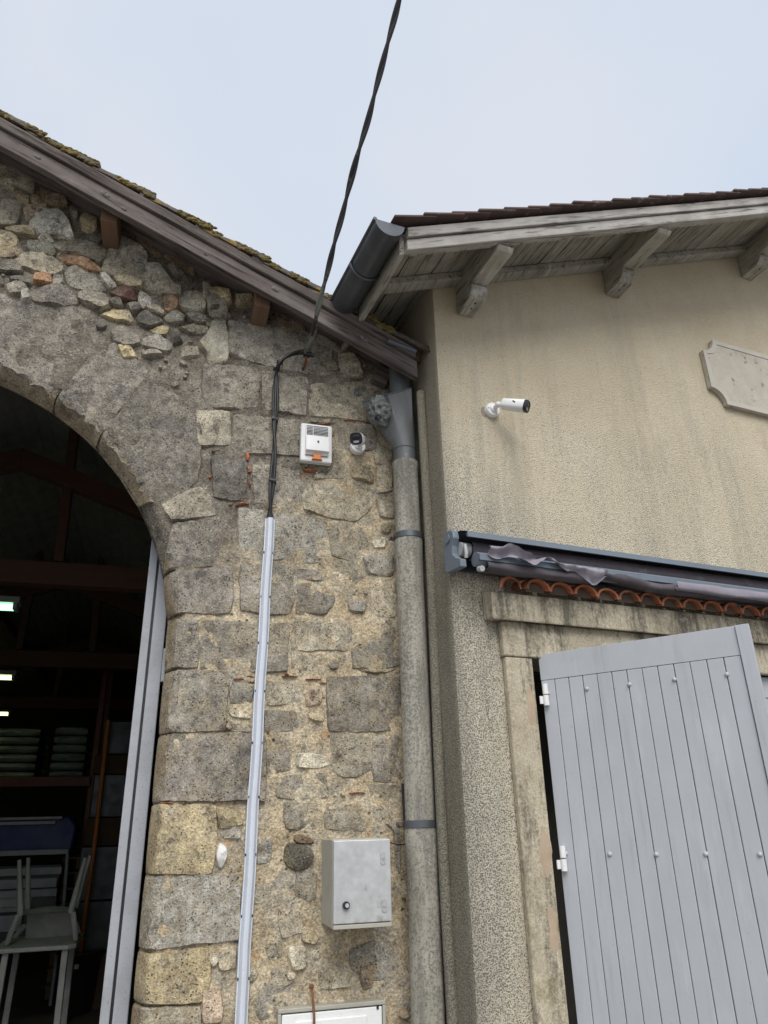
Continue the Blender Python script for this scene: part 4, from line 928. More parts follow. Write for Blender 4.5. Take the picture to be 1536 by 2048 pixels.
for i in range(NP):
    sbox(i*pw+random.uniform(.0008, .0017), (i+1)*pw-random.uniform(.0008, .0017), .0185, .0298+random.uniform(-.0006, .0004), SZ0, SZ1-.1065).build('plank', SHUTTER, sh, bevel=.0022)
sbox(SWD-.0455, SWD, .0185, .038, SZ0, SZ1).build('edge_strip', SHUTTER, sh, bevel=.002)
for row in (((1096, 1386), (1174, 1378), (1259, 1369), (1349, 1359), (1454, 1349)), ((1132, 1707), (1219.7, 1708.5), (1313, 1709), (1412, 1708), (1520, 1709))):
    for x, y in row:
        t_, z = Spx(x, y); MB().ball(Sh(t_, .030, z), .0085, 12, 8).build('bolt_head', SHUTTER, sh, smooth=180)
for x, y in ((1077, 1393), (1113, 1716)):
    t_, z = Spx(x, y, .02)
    hg = MB().tube([Hh(.374, -.048, z-.042), Hh(.374, -.048, z-.002)], .011, 12).build('hinge', WHITEPL, sh, smooth=40)
    MB().tube([Hh(.374, -.048, z+.002), Hh(.374, -.048, z+.042)], .0115, 12).build('knuckle', WHITEPL, sh, smooth=40)
    MB().box(Hh(.350, -.041, z-.035), HD*.03, HN*.004, (0, 0, .03)).build('hinge_plate', WHITEPL, sh)
# the other leaf, shut, further along
o2 = hbox(1.16, 1.92, .02, .045, .05, 2.205).build('closed_shutter', SHUTTER, house, bevel=.002)
for i in range(13): hbox(1.165+i*.058, 1.165+i*.058+.0555, .0085, .0195, .06, 2.10).build('plank', SHUTTER, o2, bevel=.002)
hbox(1.165, 1.915, .0085, .0195, 2.104, 2.2).build('top_rail', SHUTTER, o2, bevel=.002)

# ================================================================== THINGS FIXED TO THE WALLS
# --- blank plaque
t = thing('wall_plaque', 'blank cement plaque with scooped corners high on the ochre wall', 'plaque', Hh(2.4, -.02, 3.95))
s0, s1, za, zb = 1.725, 3.05, 3.725, 4.165; rr = .095
def notch(cx, cz, a0): return [(cx+rr*math.cos(a0-R(90)*k/8), cz+rr*math.sin(a0-R(90)*k/8)) for k in range(9)]
lp = notch(s0, za, R(90))+notch(s1, za, R(180))+notch(s1, zb, R(270))+notch(s0, zb, R(360))
MB().prism([Hh(s, -.030, z) for s, z in lp], HN*.028).build('slab', PLAQUE, t, fix=True, bevel=.004)
# raised margin
li = [((s-(s0+s1)/2)*.955+(s0+s1)/2, (z-(za+zb)/2)*.87+(za+zb)/2) for s, z in lp]
nl = len(lp); m = MB()
m.add([Hh(s, -.0305, z) for s, z in lp]+[Hh(s, -.0335, z) for s, z in lp]+[Hh(s, -.0335, z) for s, z in li]+[Hh(s, -.0305, z) for s, z in li],
      [(a*nl+i, a*nl+(i+1) % nl, (a+1)*nl+(i+1) % nl, (a+1)*nl+i) for a in range(3) for i in range(nl)])
m.build('margin', mottled('pale_margin', (.44, .415, .36), (.52, .495, .435), 12, .9), t, fix=True)

# --- security cameras
def cctv(base, nrm, aim, label, tilt=0.0, sc=1.0):
    base, nrm, aim = np.array(base, float), np.array(nrm, float), np.array(aim, float); nrm /= np.linalg.norm(nrm); aim /= np.linalg.norm(aim)
    t = thing('security_camera', label, 'camera', tuple(base), 'bullet security cameras')
    def lathe(c, ax, prof, name, m, parent, n=24):
        ax = ax/np.linalg.norm(ax); u = np.cross(ax, (0, 0, 1.0)); u /= np.linalg.norm(u); w = np.cross(u, ax)
        return MB().grid([[c+ax*h*sc+sc*r_*(math.cos(2*math.pi*j/n)*u+math.sin(2*math.pi*j/n)*w) for j in range(n+1)] for h, r_ in prof]).build(name, m, parent, smooth=35, fix=True)
    b = lathe(base, nrm, [(0, 0), (0, .046), (.026, .046), (.032, .042), (.034, .03), (.034, 0)], 'mount_base', WHITEPL, t)
    u = np.cross(nrm, (0, 0, 1.0)); u /= np.linalg.norm(u)
    for k in range(3):
        a = R(90+120*k+30); c = base+nrm*.033*sc+sc*.034*(math.cos(a)*u+math.sin(a)*np.array((0, 0, 1.0))); lathe(c, nrm, [(0, 0), (0, .005), (.003, .0045), (.003, 0)], 'screw', GREYMETAL, b, 10)
    j0 = base+nrm*.034*sc; lathe(j0, nrm, [(0, .026), (.01, .024), (.014, .014), (.045, .013)], 'swivel', WHITEPL, t)
    j1 = base+nrm*.085*sc; MB().ball(j1, .018*sc, 14, 10).build('joint', WHITEPL, t, smooth=180)
    up = np.array((0, 0, 1.0))-aim*aim[2]; up /= np.linalg.norm(up); rgt = np.cross(aim, up)
    c0 = j1+aim*.075*sc+up*.006*sc
    MB().tube([j1, j1+aim*.03*sc], .014*sc, 10).build('neck', WHITEPL, t, smooth=60)
    def sect(h, hw, hh, dy=0.0, n=28, e=3.2):
        o = []
        for k in range(n+1):
            a = 2*math.pi*k/n; ca, sa = math.cos(a), math.sin(a); q = (abs(ca)**e+abs(sa)**e)**(-1/e); o.append(c0+aim*h*sc+sc*(rgt*ca*q*hw+up*(sa*q*hh+dy)))
        return o
    dy = .0
    body = MB().grid([sect(-.052, .0, .0, dy), sect(-.052, .026, .026, dy), sect(-.046, .032, .031, dy), sect(.085, .036, .036, dy), sect(.088, .034, .034, dy)]).build('body', WHITEPL, t, smooth=40, fix=True)
    MB().grid([sect(.0875, .034, .034, dy), sect(.106, .035, .035, dy), sect(.110, .031, .031, dy), sect(.107, .029, .029, dy), sect(.107, 0, 0, dy)]).build('front_bezel', BLACKPL, t, smooth=40, fix=True)
    ln = MB().grid([sect(.1075, .0, .0, dy+.007), sect(.1085, .019, .012, dy+.007), sect(.1072, .02, .013, dy+.007)]).build('lens_window', LENS, t, smooth=60)
    MB().grid([sect(.1075, .0, .0, dy-.018), sect(.1085, .015, .006, dy-.018), sect(.1072, .016, .0065, dy-.018)]).build('light_window', GREYLENS, t, smooth=60)
    for sg in (-1, 1):     # the small dark emblem on the flank
        c = c0+aim*.03*sc+rgt*sg*.0352*sc+up*(dy+.004)*sc
        e_ = MB()
        for da, du, la in ((0, .0, .018), (-.004, .005, .009), (.004, -.004, .008)):
            e_.add([c+aim*(da-la/2)*sc+up*du*sc, c+aim*(da+la/2)*sc+up*(du-.001)*sc, c+aim*(da+la/2-.002)*sc+up*(du+.004)*sc, c+aim*(da-la/2-.003)*sc+up*(du+.005)*sc], [(0, 1, 2, 3)])
        e_.build('emblem', BLACKPL, body)
    return t
s_, z_ = Hpx(986, 819, -.02)
cctv(Hh(s_, -.001, z_), -HN, (.72, -.60, -.36), 'white bullet camera on the ochre wall, pointing right', sc=.78)
q = L(716, 893, -.03); cctv((q[0], -.012, q[2]), (0, -1, 0), (-.36, -.84, -.42), 'white bullet camera on the stone wall beside the siren box', sc=.80)
MB().grid([[Hh(s_-.035+.02*k*math.cos(a), -.0012-.001*(1-k), z_-.01+.028*k*math.sin(a)) for a in [2*math.pi*j/12 for j in range(13)]] for k in (1, .5, 0)]).build('filler_patch', mottled('grey_filler', (.25, .2, .17), (.3, .25, .2), 30, .9), house)

# --- alarm siren box
a, b = L(606, 844, -.055), L(662, 923, -.055); x0, x1, z1, z0 = a[0], b[0]+.002, a[2], b[2]
t = thing('siren_box', 'white alarm siren box with louvres and orange light on stone wall', 'alarm', ((x0+x1)/2, -.01, z0))
bd = MB().prism([(x0-.006, -.008, z0-.004), (x1+.006, -.008, z0-.004), (x1+.006, -.008, z1+.004), (x0-.006, -.008, z1+.004)], (0, -.036, 0)).build('back_shell', WHITEPL, t, fix=True, bevel=.008)
W_, H_ = x1-x0, z1-z0
fr = MB(); # front shell: bulges low, slopes back under the louvres
P = []
for u_, y_ in ((0, .045), (.02, .052), (.25, .054), (.35, .060), (.62, .066), (.72, .066), (.75, .052), (.80, .046)):
    P.append([(x0+W_*.11, -.044, z1-H_*u_-.012)]+[(x0+W_*(.11+.78*j/8), -y_-.006, z1-H_*u_-.012) for j in range(9)]+[(x0+W_*.89, -.044, z1-H_*u_-.012)])
fr.grid(P); fr.build('front_cover', WHITEPL, t, smooth=30, fix=True)
for i in range(8):
    z = z1-.020-.0078*i; yb = -.0585-.0006*i
    for xa, xb in ((.13, .34), (.36, .87)): MB().box((x0+W_*xa, yb-.0012, z), (W_*(xb-xa), 0, 0), (0, .004, 0), (0, 0, .0030)).build('louvre_slot', BLACKPL, t)
MB().tube([(x0+W_*.52, -.0715, z1-H_*.54), (x0+W_*.52, -.0745, z1-H_*.54)], .0045, 12).build('tamper_screw', BLACKPL, t)
om = MB().prism([(x0+W_*.36, -.044, z0+.032), (x0+W_*.66, -.044, z0+.032), (x0+W_*.64, -.044, z0+.012), (x0+W_*.69, -.044, z0+.002), (x0+W_*.32, -.044, z0+.002), (x0+W_*.38, -.044, z0+.012)], (0, -.014, 0)).build('strobe_lens', ORANGEPL, t, fix=True, bevel=.003)
# --- grey clip and hook screw on the stone
q = L(713, 786, 0); c_ = thing('metal_clip', 'small grey metal clip screwed to pale stone near the hopper', 'clip', (q[0], -.01, q[2])); MB().box((q[0]-.009, -.016, q[2]-.022), (.018, 0, 0), (0, .006, 0), (0, 0, .044)).build('plate', ZINC, c_, bevel=.002); MB().ball((q[0], -.018, q[2]-.012), .004, 8, 6).build('screw', GREYMETAL, c_)

# --- overhead cable and its anchor
def spline(P, n=10):
    o = []
    for i in range(len(P)-1):
        p0, p1, p2, p3 = (np.array(P[max(i-1, 0)]), np.array(P[i]), np.array(P[i+1]), np.array(P[min(i+2, len(P)-1)]))
        for k in range(n):
            f = k/n; o.append(.5*((2*p1)+(-p0+p2)*f+(2*p0-5*p1+4*p2-p3)*f*f+(-p0+3*p1-3*p2+p3)*f**3))
    return o+[np.array(P[-1])]
CP = [L(615, 704, -.085), L(628, 655, -.24), L(641, 600, -.38), L(690, 405, -.66), L(742, 215, -.92), L(806, -30, -1.22)]
A_ = CP[0]; dirv = CP[-1]-CP[-2]; CP += [CP[-1]+dirv*k for k in (1, 2.2, 4, 7)]
t = thing('overhead_cable', 'dark twisted overhead service cable running up across the sky', 'cable', tuple(A_))
ax_ = dirv/np.linalg.norm(dirv); u = np.cross(ax_, (0, 0, 1.0)); u /= np.linalg.norm(u); w = np.cross(ax_, u)
SP = spline(CP, 90)
for ph in (0, math.pi):
    pts = []; ds = 0
    for i, p in enumerate(SP):
        if i: ds += np.linalg.norm(SP[i]-SP[i-1])
        a = ds/.36*2*math.pi+ph+.9*math.sin(ds*3); rr = .0056*min(1, ds/.05+.3)*(1+.5*noise.noise(Vector((ds*4, ph, 0))))
        wob = .005*np.array((noise.noise(Vector((ds*5, 0, 0))), noise.noise(Vector((ds*5, 4, 0))), 0))
        pts.append(p+rr*(math.cos(a)*u+math.sin(a)*w)+wob)
    MB().tube(pts, .0082, 8).build('strand', OLDCABLE, t, smooth=180)
t = thing('cable_anchor', 'black cable clamp and rusty hook bolt screwed into the stone', 'hook', tuple(L(607, 735)))
q = L(607, 738); e = L(612, 708, -.07)
MB().tube([(q[0]-.004, .03, q[2]-.004), (q[0], -.03, q[2]), (q[0]+.004, -.055, q[2]+.012), (e[0], -.07, e[2]-.03), (e[0]+.004, -.075, e[2])], .006, 8).build('hook', RUST, t, smooth=180)
MB().box((e[0]-.014, -.095, e[2]-.018), (.034, 0, 0), (0, .034, 0), (0, 0, .034)).build('clamp', BLACKPL, t, bevel=.006)
MB().tube([(e[0]+.015, -.082, e[2]-.006), (e[0]+.038, -.084, e[2]-.014)], .011, 10).build('clamp_nut', BLACKPL, t, smooth=40)
# black feeder cables down to the conduit
t = thing('feeder_cables', 'bundle of black cables looping from the anchor down to the white conduit', 'cables', tuple(L(540, 1040)))
path = [(622, 706), (602, 704), (580, 710), (560, 725), (553, 750), (551, 800), (549, 850), (549, 900), (545, 950), (542, 990), (540, 1030), (539, 1046)]
for k in range(3):
    pts = []
    for i, (x, y) in enumerate(path):
        dep = -.085 if i == 0 else (-.06 if i < 4 else (-.022 if i < 10 else -.013)); q = L(x+(k-1)*4.0*math.cos(i*1.1+.6)+.6*math.sin(i*2.3+k), y+(k-1)*2.5*(1 if i < 4 else 0), dep-.005*math.sin(i*1.1+k*2)); pts.append(q)
    MB().tube(spline(pts, 6), .0072, 8).build('cable', CABLE, t, smooth=180)
for x, y in ((553, 737), (550, 839), (546, 962), (560, 724)):
    q = L(x, y, -.022); MB().tube([(q[0]-.015, q[1], q[2]), (q[0]+.015, q[1]-.002, q[2]-.004)], .0125, 8).build('cable_tie', BLACKPL, t, smooth=40); MB().box((q[0]-.017, q[1]-.016, q[2]-.004), (.012, 0, 0), (0, .01, 0), (0, 0, .01)).build('tie_head', BLACKPL, t)

# --- white conduit
t = thing('conduit', 'long pale PVC cable conduit fixed down the stone wall', 'conduit', (.326, 0, .05))
a, b = L(539.5, 1040), L(480.5, 2048); dz = b-a
end = a+dz*((.05-a[2])/dz[2]); rows = []
for i in range(25):
    c = a+(end-a)*i/24; wv = .0016*math.sin(i*1.7); hw = .0215
    rows.append([c+np.array((x+wv, y, 0)) for x, y in ((-hw, .004), (-hw, -.012), (-hw+.004, -.013), (-hw+.006, -.019), (-.008, -.030), (0, -.032), (.008, -.030), (hw-.006, -.019), (hw-.004, -.013), (hw, -.012), (hw, .004))])
co = MB().grid(rows).build('cover', PVC, t, smooth=25)
if sum(p.normal.y*p.area for p in co.data.polygons) > 0: co.data.flip_normals()
for y in (1107, 1195, 1287, 1383, 1486, 1594, 1709, 1831, 1956):
    f = None; q = L(539.5-(y-1040)*.0585, y); xx = a[0]+(end-a)[0]*(q[2]-a[2])/(end-a)[2]
    for sg in (-1, 1): MB().box((xx+sg*.0185-.0025, -.0155, q[2]-.004), (.005, 0, 0), (0, .006, 0), (0, 0, .008)).build('fixing_hole', BLACKPL, t)

# --- grey cabinet
dp = -.20
a, b = L(667, 1679, dp), L(785, 1853, dp); x0, x1, z1, z0 = a[0], b[0], a[2], b[2]
t = thing('electric_cabinet', 'galvanised grey electrical cabinet mounted on the stone wall', 'cabinet', ((x0+x1)/2, -.1, z0))
MB().box((x0, dp+.022, z0), (x1-x0, 0, 0), (0, -dp-.004, 0), (0, 0, z1-z0)).build('case', CABSIDE, t, bevel=.004)
dr = MB().box((x0+.001, dp, z0+.016), (x1-x0-.002, 0, 0), (0, .019, 0), (0, 0, z1-z0-.020)).build('door', GALV, t, bevel=.003)
MB().box((x0+.001, dp+.001, z0), (x1-x0-.002, 0, 0), (0, .019, 0), (0, 0, .0135)).build('bottom_lip', CABSIDE, t, bevel=.002)
W_, H_ = x1-x0, z1-z0
kx, kz = x0+W_*.21, z0+H_*.26
MB().tube([(kx, dp, kz), (kx, dp-.012, kz)], .0125, 16).build('lock', BLACKPL, dr, smooth=40); MB().tube([(kx+.002, dp-.012, kz), (kx+.002, dp-.014, kz)], .007, 12).build('lock_barrel', GALV, dr, smooth=40)
for zz in (.235, .765):
    hx, hz = x0+W_*.86, z0+H_*zz; m = MB(); lp = [(hx+.009*math.cos(q_), hz+.009*math.sin(q_)+(.012 if math.sin(q_) > 0 else -.012)) for q_ in [2*math.pi*j/16 for j in range(16)]]
    m.prism([(x_, dp-.0005, z_) for x_, z_ in lp], (0, -.003, 0)); m.build('hinge_recess', GREYMETAL, dr, fix=True); MB().tube([(hx+.001, dp-.003, hz), (hx+.001, dp-.006, hz)], .005, 10).build('hinge_screw', STEEL, dr, smooth=40)
# --- meter box at the bottom edge
a, b = L(556, 2019, -.03), L(771, 1999, -.03); x0, x1, z1 = a[0], b[0], (a[2]+b[2])/2; z0 = z1-.46
t = thing('meter_box', 'white enamelled meter box let into the wall below the cabinet', 'box', ((x0+x1)/2, -.02, z0))
for n_, (xa, xb, zc, zd) in enumerate(((x0, x1, z1-.014, z1), (x0, x1, z0, z0+.014), (x0, x0+.012, z0+.0145, z1-.0145), (x1-.012, x1, z0+.0145, z1-.0145))):
    MB().box((xa, -.034, zc), (xb-xa, 0, 0), (0, .04, 0), (0, 0, zd-zc)).build('frame', CABSIDE, t, bevel=.003)
dr = MB().box((x0+.014, -.030, z0+.016), (x1-x0-.028, 0, 0), (0, .03, 0), (0, 0, z1-z0-.034)).build('door', ENAMEL, t, bevel=.003)
MB().box((x0+.06, -.036, z0+.05), (x1-x0-.13, 0, 0), (0, .0055, 0), (0, 0, z1-z0-.09)).build('raised_panel', ENAMEL, dr, bevel=.005)
MB().box((x1-.034, -.0335, z1-.026), (.008, 0, 0), (0, .003, 0), (0, 0, .012)).build('latch', BLACKPL, dr)
a, b = L(622, 1974, 0), L(625, 2060, -.045)
t = thing('rusty_wire', 'short rusty wire hanging from a nail above the meter box', 'wire', tuple(a)); MB().tube([(a[0]-.002, .03, a[2]+.004), (a[0], -.018, a[2]), (a[0]+.002, -.03, a[2]-.03), (a[0]+.004, -.046, a[2]-.08), (b[0]+.004, -.05, b[2]-.06)], .0042, 7).build('wire', RUST, t, smooth=180); MB().ball((a[0]-.001, -.016, a[2]+.004), .009, 8, 6).build('nail_head', RUST, t)
# --- earth rod beside the pipe
a, b = L(806, 1567, -.035), L(812, 1678, -.035)
t = thing('earth_cable', 'short black sleeved cable beside the downpipe with copper wire', 'cable', tuple(b)); MB().tube([a, b], .0075, 10).build('sleeve', CABLE, t, smooth=60); MB().tube([b, b+np.array((0, 0, -.014))], .006, 8).build('copper_end', CARD, t, smooth=60)
c = L(782, 1684, -.12); MB().tube(spline([b+np.array((0, 0, -.006)), (b+c)/2+np.array((0, -.01, .003)), c], 5), .0016, 6).build('copper_wire', CARD, t, smooth=180)
MB().tube(spline([b+np.array((.0, 0, -.018)), (b+c)/2+np.array((0, 0, -.014)), c+np.array((0, .02, -.002))], 5), .0022, 6).build('black_wire', CABLE, t, smooth=180)

# --- fibre-cement downpipe with its zinc hopper and mask
dpipe = thing('downpipe', 'speckled fibre-cement downpipe in the corner with zinc hopper and lion mask', 'downpipe', (.968, -.1, 0))
PXc, PYc = .966, -.10
def pipe_seg(z1, z0, r1, name='pipe', m=None, bell=True):
    pr = [(z1, r1-.012), (z1+.002, r1+.002), (z1-.004, r1+.004)]+([(z1-.05, r1+.003), (z1-.06, r1)] if bell else [])+[(z1+(z0-z1)*k/10, r1-.0015*k/10) for k in range(1, 11)]
    return MB().grid([[(PXc+r_*math.cos(2*math.pi*j/32)+.004*math.sin(z*1.3), PYc+r_*math.sin(2*math.pi*j/32), z) for j in range(33)] for z, r_ in pr]).build(name, m or FIBRE, dpipe, smooth=40, fix=True)
pipe_seg(3.142, 2.74, .058, bell=False); pipe_seg(2.765, 1.56, .060, bell=False); pipe_seg(1.588, .0, .061, bell=False)
def collar(z, r_):
    h = .013
    c = MB().grid([[(PXc+(rr)*math.cos(2*math.pi*j/32)+.004*math.sin(z*1.3), PYc+rr*math.sin(2*math.pi*j/32), z+dz) for j in range(33)] for rr, dz in ((r_, -h), (r_+.005, -h), (r_+.005, h), (r_, h))]).build('collar', DARKZINC, dpipe, smooth=40, fix=True)
    for sg in (-1, 1):
        e = MB().box((PXc+sg*(r_+.012)-.012, PYc-.004+.02, z-.012), (.024, 0, 0), (0, .007, 0), (0, 0, .024)); e.build('collar_ear', DARKZINC, dpipe, bevel=.003)
        MB().tube([(PXc+sg*(r_+.016), PYc-.006, z), (PXc+sg*(r_+.016), PYc+.04, z)], .006, 8).build('collar_bolt', RUST, dpipe, smooth=40)
collar(2.772, .062); collar(1.594, .063)
MB().tube([(.955, -.085, 3.42), (.955, -.085, 3.70), (.98, -.02, 3.82)], .052, 20).build('upper_pipe', ZINC, dpipe, smooth=60)
# hopper: folded sheet, flat front and canted left cheek, narrowing to the pipe
TOPC = [(.800, -.008, 3.515), (.772, -.052, 3.478), (.866, -.172, 3.462), (.984, -.172, 3.515), (1.035, -.04, 3.60), (1.03, -.008, 3.61)]
nh = 36
def ring_pts(corners, n):
    C_ = [np.array(c) for c in corners]; Ls = [np.linalg.norm(C_[(i+1) % len(C_)]-C_[i]) for i in range(len(C_))]; tot = sum(Ls); o = []
    # keep corners: even share of points per side
    per = [max(2, round(n*l/tot)) for l in Ls]; per[2] += n-sum(per)
    for i, k in enumerate(per): o += [C_[i]+(C_[(i+1) % len(C_)]-C_[i])*q/k for q in range(k)]
    return o
T_ = ring_pts(TOPC, nh)
def bot(z, r_):
    o = []
    for p in T_:
        a = math.atan2(p[1]+.085, p[0]-.925); o.append(np.array((PXc-.004+r_*math.cos(a), PYc+r_*math.sin(a), z)))
    return o
B0, B1 = bot(3.215, .052), bot(3.12, .050)
loft = [T_]+[[a+(b-a)*f for a, b in zip(T_, B0)] for f in (.25, .5, .75, 1.0)]+[B1]
hp = MB().grid([r_+[r_[0]] for r_ in loft]).build('hopper', ZINC, dpipe, smooth=28, fix=True)
lip = T_[6:22]; MB().tube([p+np.array((0, 0, .0)) for p in T_[3:30]], .0035, 6).build('hopper_rim', ZINC, hp, smooth=180)
MB().tube([(PXc-.004+.0525*math.cos(2*math.pi*j/24), PYc+.0525*math.sin(2*math.pi*j/24), 3.212) for j in range(25)], .003, 6).build('hopper_bead', ZINC, hp, smooth=180)
# grotesque lion mask: one cast relief
mn = np.array((-.62, -.70, -.28)); mn /= np.linalg.norm(mn); mu = np.array((0, 0, 1.0))-mn*mn[2]; mu /= np.linalg.norm(mu); mrt = np.cross(mu, mn)*1.0
if mrt@RT < 0: mrt = -mrt
mc = L(759, 823, -.125)+mn*.004
def gs(x, y, cx, cy, sx, sy=None): sy = sy or sx; return math.exp(-((x-cx)/sx)**2-((y-cy)/sy)**2)
def mask_h(x, y):            # x, y in -1..1 over the mask
    ax_ = abs(x); r_ = math.hypot(x, y*.9)
    h = .95*math.sqrt(max(0, 1-min(1, r_)**2))*.75
    h += .30*gs(x, y, 0, .32, .22, .20)+.24*gs(ax_, y, .30, .30, .16, .10)          # brow
    h -= .34*gs(ax_, y, .27, .12, .12, .085)                                          # eye sockets
    h += .14*gs(ax_, y, .27, .11, .06, .045)                                          # eyeballs
    h += .42*gs(x, y, 0, .02, .11, .24)+.30*gs(x, y, 0, -.14, .17, .09)                # nose
    h += .30*gs(ax_, y, .17, -.28, .17, .13)                                          # muzzle
    h -= .12*gs(ax_, y, .07, -.17, .04, .03)
    h -= .55*gs(x, y, 0, -.50, .20, .09)                                               # open mouth
    h += .26*gs(x, y, 0, -.68, .24, .10)+.18*gs(ax_, y, .45, -.10, .14, .2)            # chin, cheeks
    a = math.atan2(y, x); mane = max(0, min(1, (r_-.52)/.2))
    h += mane*(.16*math.sin(a*11+5*r_)+.12*math.sin(a*19-9*r_)+.1*fbm((x*6, y*6, 1)))
    return h
P = []
nr, na_ = 26, 60
for i in range(nr+1):
    row = []
    for j in range(na_+1):
        a = 2*math.pi*j/na_; k = i/nr; rr = k*(1+.07*math.sin(a*9)+.05*math.sin(a*5+1)+(.12 if abs(a-1.15) < .16 or abs(a-1.99) < .16 else 0)); x, y = rr*math.cos(a), rr*math.sin(a)
        h = mask_h(x, y) if k < 1 else -.25
        row.append(mc+mrt*x*.058+mu*y*.076+mn*h*.036)
    P.append(row)
msk = MB().grid(P).build('lion_mask', mottled('cast_lead', (.10, .11, .105), (.26, .275, .265), 30, .6, .3, 60, .3, spots=(.33, .33, .28), spot_scale=24), hp, smooth=180, fix=True)
if sum((np.array(f.normal)@mn)*f.area for f in msk.data.polygons) < 0: msk.data.flip_normals()
c = mc-mu*.036+mn*.014; MB().tube([c, c+mn*.032-mu*.008], .0095, 14, False).build('spout', ZINC, hp, smooth=60); MB().tube([c, c+mn*.028-mu*.007], .0075, 14).build('spout_bore', BLACKPL, hp, smooth=60)

# --- retractable awning over the canopy
awn = thing('retractable_awning', 'grey-blue retractable awning with crumpled dark cloth above the tiled canopy', 'awning', Hh(1.5, -.08, 2.5020))
SA0, SA1 = .005, 3.3
cap = [(0, 2.5470), (0, 2.6820), (-.02, 2.7070), (-.06, 2.7070), (-.085, 2.6920), (-.092, 2.6620), (-.075, 2.6320), (-.072, 2.5970), (-.10, 2.5720), (-.135, 2.5570), (-.135, 2.5240), (-.02, 2.5320)]
ec = MB().prism([Hh(SA0-.03, o_-.002, z) for o_, z in cap], HD*.028).build('end_cap', AWNMETAL, awn, fix=True, bevel=.004)
MB().tube([Hh(SA0-.036, -.045, 2.6720), Hh(SA0-.031, -.045, 2.6720)], .020, 20).build('cap_boss', AWNMETAL, ec, smooth=40)
hood = MB()
def sweep(prof, s0, s1, n=2): return MB().grid([[Hh(s0+(s1-s0)*i/(n-1), o_, z) for o_, z in prof+[prof[0]]] for i in range(n)])
sweep([(-.003, 2.7070), (-.10, 2.6940), (-.155, 2.6720), (-.158, 2.6480), (-.150, 2.6480), (-.147, 2.6660), (-.10, 2.6840), (-.003, 2.6940)], SA0, SA1).build('hood', AWNMETAL, awn, fix=True, smooth=20)
sweep([(-.003, 2.5520), (-.003, 2.6900), (-.010, 2.6900), (-.010, 2.5520)], SA0, SA1).build('back_plate', DARKZINC, awn, fix=True)
rl = MB(); rows = []
for i in range(90):
    s = SA0+.045+(SA1-SA0-.05)*i/89; rows.append([Hh(s, -.078+(.040+.0015*fbm((s*6, a, 0)))*math.cos(a), 2.6200+(.040+.0015*fbm((s*6, a, 4)))*math.sin(a)) for a in [2*math.pi*j/18 for j in range(19)]])
rl.grid(rows).build('cloth_roll', FABRIC, awn, smooth=180)
MB().tube([Hh(SA0, -.078, 2.6200), Hh(SA0+.046, -.078, 2.6200)], .030, 18).build('roll_drum', GALV, awn, smooth=40)
MB().tube([Hh(SA0+.008, -.118, 2.6270), Hh(SA0+.008, -.122, 2.5870), Hh(SA0+.01, -.115, 2.5720)], .008, 10).build('gear_eye', GALV, awn, smooth=60)
fbm_ = MB().tube([Hh(SA0+.035, -.142, 2.5600), Hh(SA1, -.142, 2.5600)], .030, 18).build('front_bar', AWNMETAL, awn, smooth=40)
sweep([(-.165, 2.5470), (-.178, 2.5470), (-.178, 2.5720), (-.165, 2.5720)], SA0+.035, SA1).build('bar_lip', AWNMETAL, fbm_, fix=True)
MB().tube([Hh(SA0+.045, -.15, 2.5170), Hh(SA0+.045, -.175, 2.5120)], .012, 10).build('arm_pivot', GALV, awn, smooth=40)
MB().ball(Hh(SA0+.085, -.15, 2.5200), .011, 10, 8).build('bar_plug', BLACKPL, awn, smooth=180)
# cloth hanging loose off the bar
def cloth(s0, s1, n, prof, amp, fr, name, m, seed):
    rows = []
    for i in range(n):
        f = i/(n-1); s = s0+(s1-s0)*f; env = min(1, f*9+.15)
        row = []
        for k, (o_, z) in enumerate(prof(f, s)):
            w_ = amp*env
            row.append(Hh(s+.35*w_*fbm((s*fr, k*.35, seed+3), 1, 3), o_+w_*fbm((s*fr, k*.45, seed), 1, 3), z+.8*w_*fbm((s*fr*.8, k*.5, seed+8), 1, 3)))
        rows.append(row)
    return MB().grid(rows).build(name, m, awn, smooth=180)
def prof_main(f, s):
    sag = .030*math.sin(min(1, f*2.2)*math.pi)+.012*math.sin(s*7)
    top = 2.5740-.03*max(0, min(1, (s-.62)/.3)) if s > .6 else 2.5440
    pts = [(-.150, top+.006), (-.172, top+.002), (-.180, top-.008), (-.183, top-.016-.15*sag), (-.178, top-.024-.25*sag), (-.162, top-.028-.3*sag), (-.13, top-.026-.25*sag), (-.09, top-.018-.15*sag)]
    return [(o_, z) for o_, z in pts]
cl = cloth(.075, SA1, 130, prof_main, .010, 9, 'loose_cloth', FABRIC, 1)
def prof_fold(f, s):
    hh = .030+.020*math.sin(f*9)+.012*math.sin(f*23)
    z0 = 2.6000-.040*f+.022*math.exp(-((f-.16)/.10)**2)
    return [(-.196-.016*math.sin(k*1.1+f*7), z0-.85*hh*k/4) for k in range(6)]
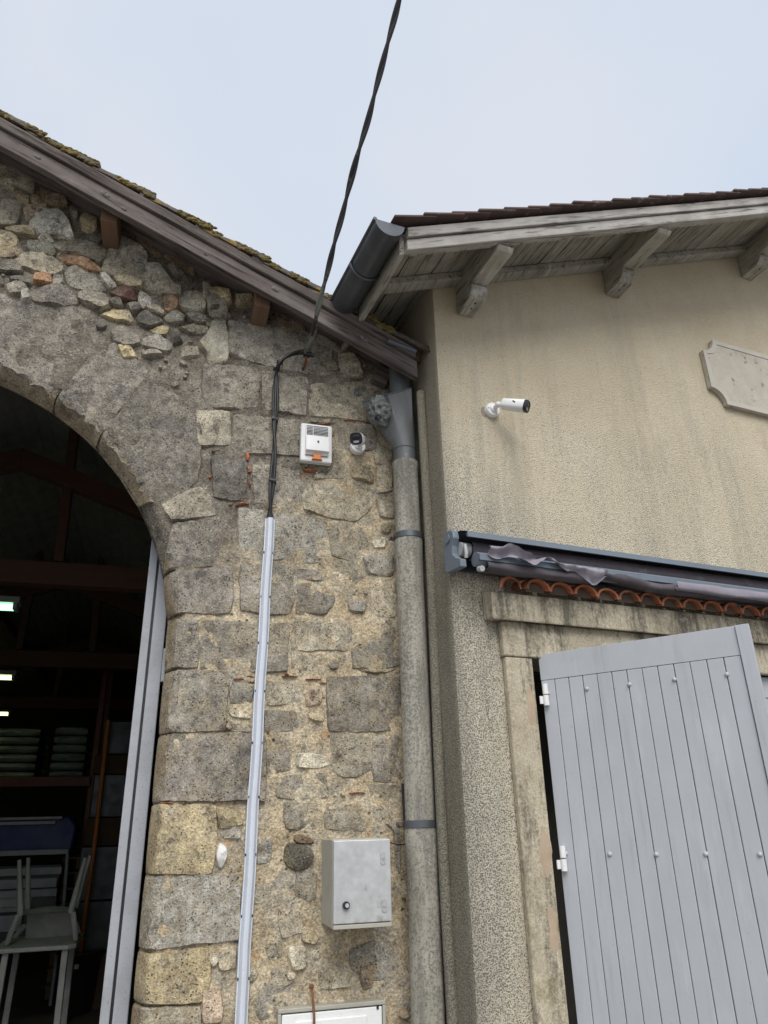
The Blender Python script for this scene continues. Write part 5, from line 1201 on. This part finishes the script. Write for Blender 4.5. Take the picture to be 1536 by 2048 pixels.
cloth(.075, .64, 70, prof_fold, .014, 16, 'crumpled_edge', FABRICLIGHT, 5)
def prof_lin(f, s): return [(-.200, 2.5520-.004*f), (-.205, 2.5400-.004*f), (-.203, 2.5240-.012*f), (-.196, 2.5100-.016*f), (-.185, 2.5310-.018*f)]
cloth(1.02, SA1, 60, prof_lin, .008, 7, 'turned_lining', FABRICLIGHT, 9)

# --- more of what stands in the barn
t = thing('leaning_planks', 'brown offcuts of timber leaning behind the black bin', 'planks', (bx+.1, by+.5, 0))
for i in range(6):
    x = bx-.02+.075*i; MB().prism([(x, by+.36+.03*i, .013), (x+.05, by+.36+.03*i, .013), (x+.11+.01*i, by+.72, .85+.11*((i*7) % 5)), (x+.06+.01*i, by+.72, .87+.11*((i*7) % 5))], (0, .022, 0)).build('plank', CARD, t, bevel=.003)
t = thing('garden_hose', 'dark loop of hose hanging over the timber offcuts', 'hose', (bx-.05, by+.3, 0))
MB().tube(spline([(bx-.16+.19*math.cos(a)+.01*a, by+.33, .70+.16*math.sin(a)+.02*a) for a in [.3+.55*k for k in range(16)]], 4), .013, 8).build('hose', BINBLACK, t, smooth=180)
MB().tube([(bx-.01, by+.33, .74), (bx+.02, by+.31, .78)], .017, 8).build('hose_end', CARD, t, smooth=60)
t = thing('round_tub', 'dark blue-grey round tub on the floor under the plastic table', 'tub', ((xa+xb)/2-.12, ya+.55, 0))
P = [[((xa+xb)/2-.12+r_*math.cos(2*math.pi*j/24), ya+.55+r_*math.sin(2*math.pi*j/24), z) for j in range(25)] for r_, z in ((0, .014), (.15, .014), (.19, .34), (.205, .345), (.205, .36), (.185, .36), (.14, .04), (0, .04))]
MB().grid(P).build('body', painted('tub_grey', (.05, .055, .06), .5, (.02, .02, .02), .5), t, smooth=40, fix=True)
MB().tube([((xa+xb)/2-.12-.205, ya+.55, .34), ((xa+xb)/2-.12-.21, ya+.5, .25), ((xa+xb)/2-.12-.205, ya+.47, .33)], .006, 6).build('handle', GREYMETAL, t, smooth=180)
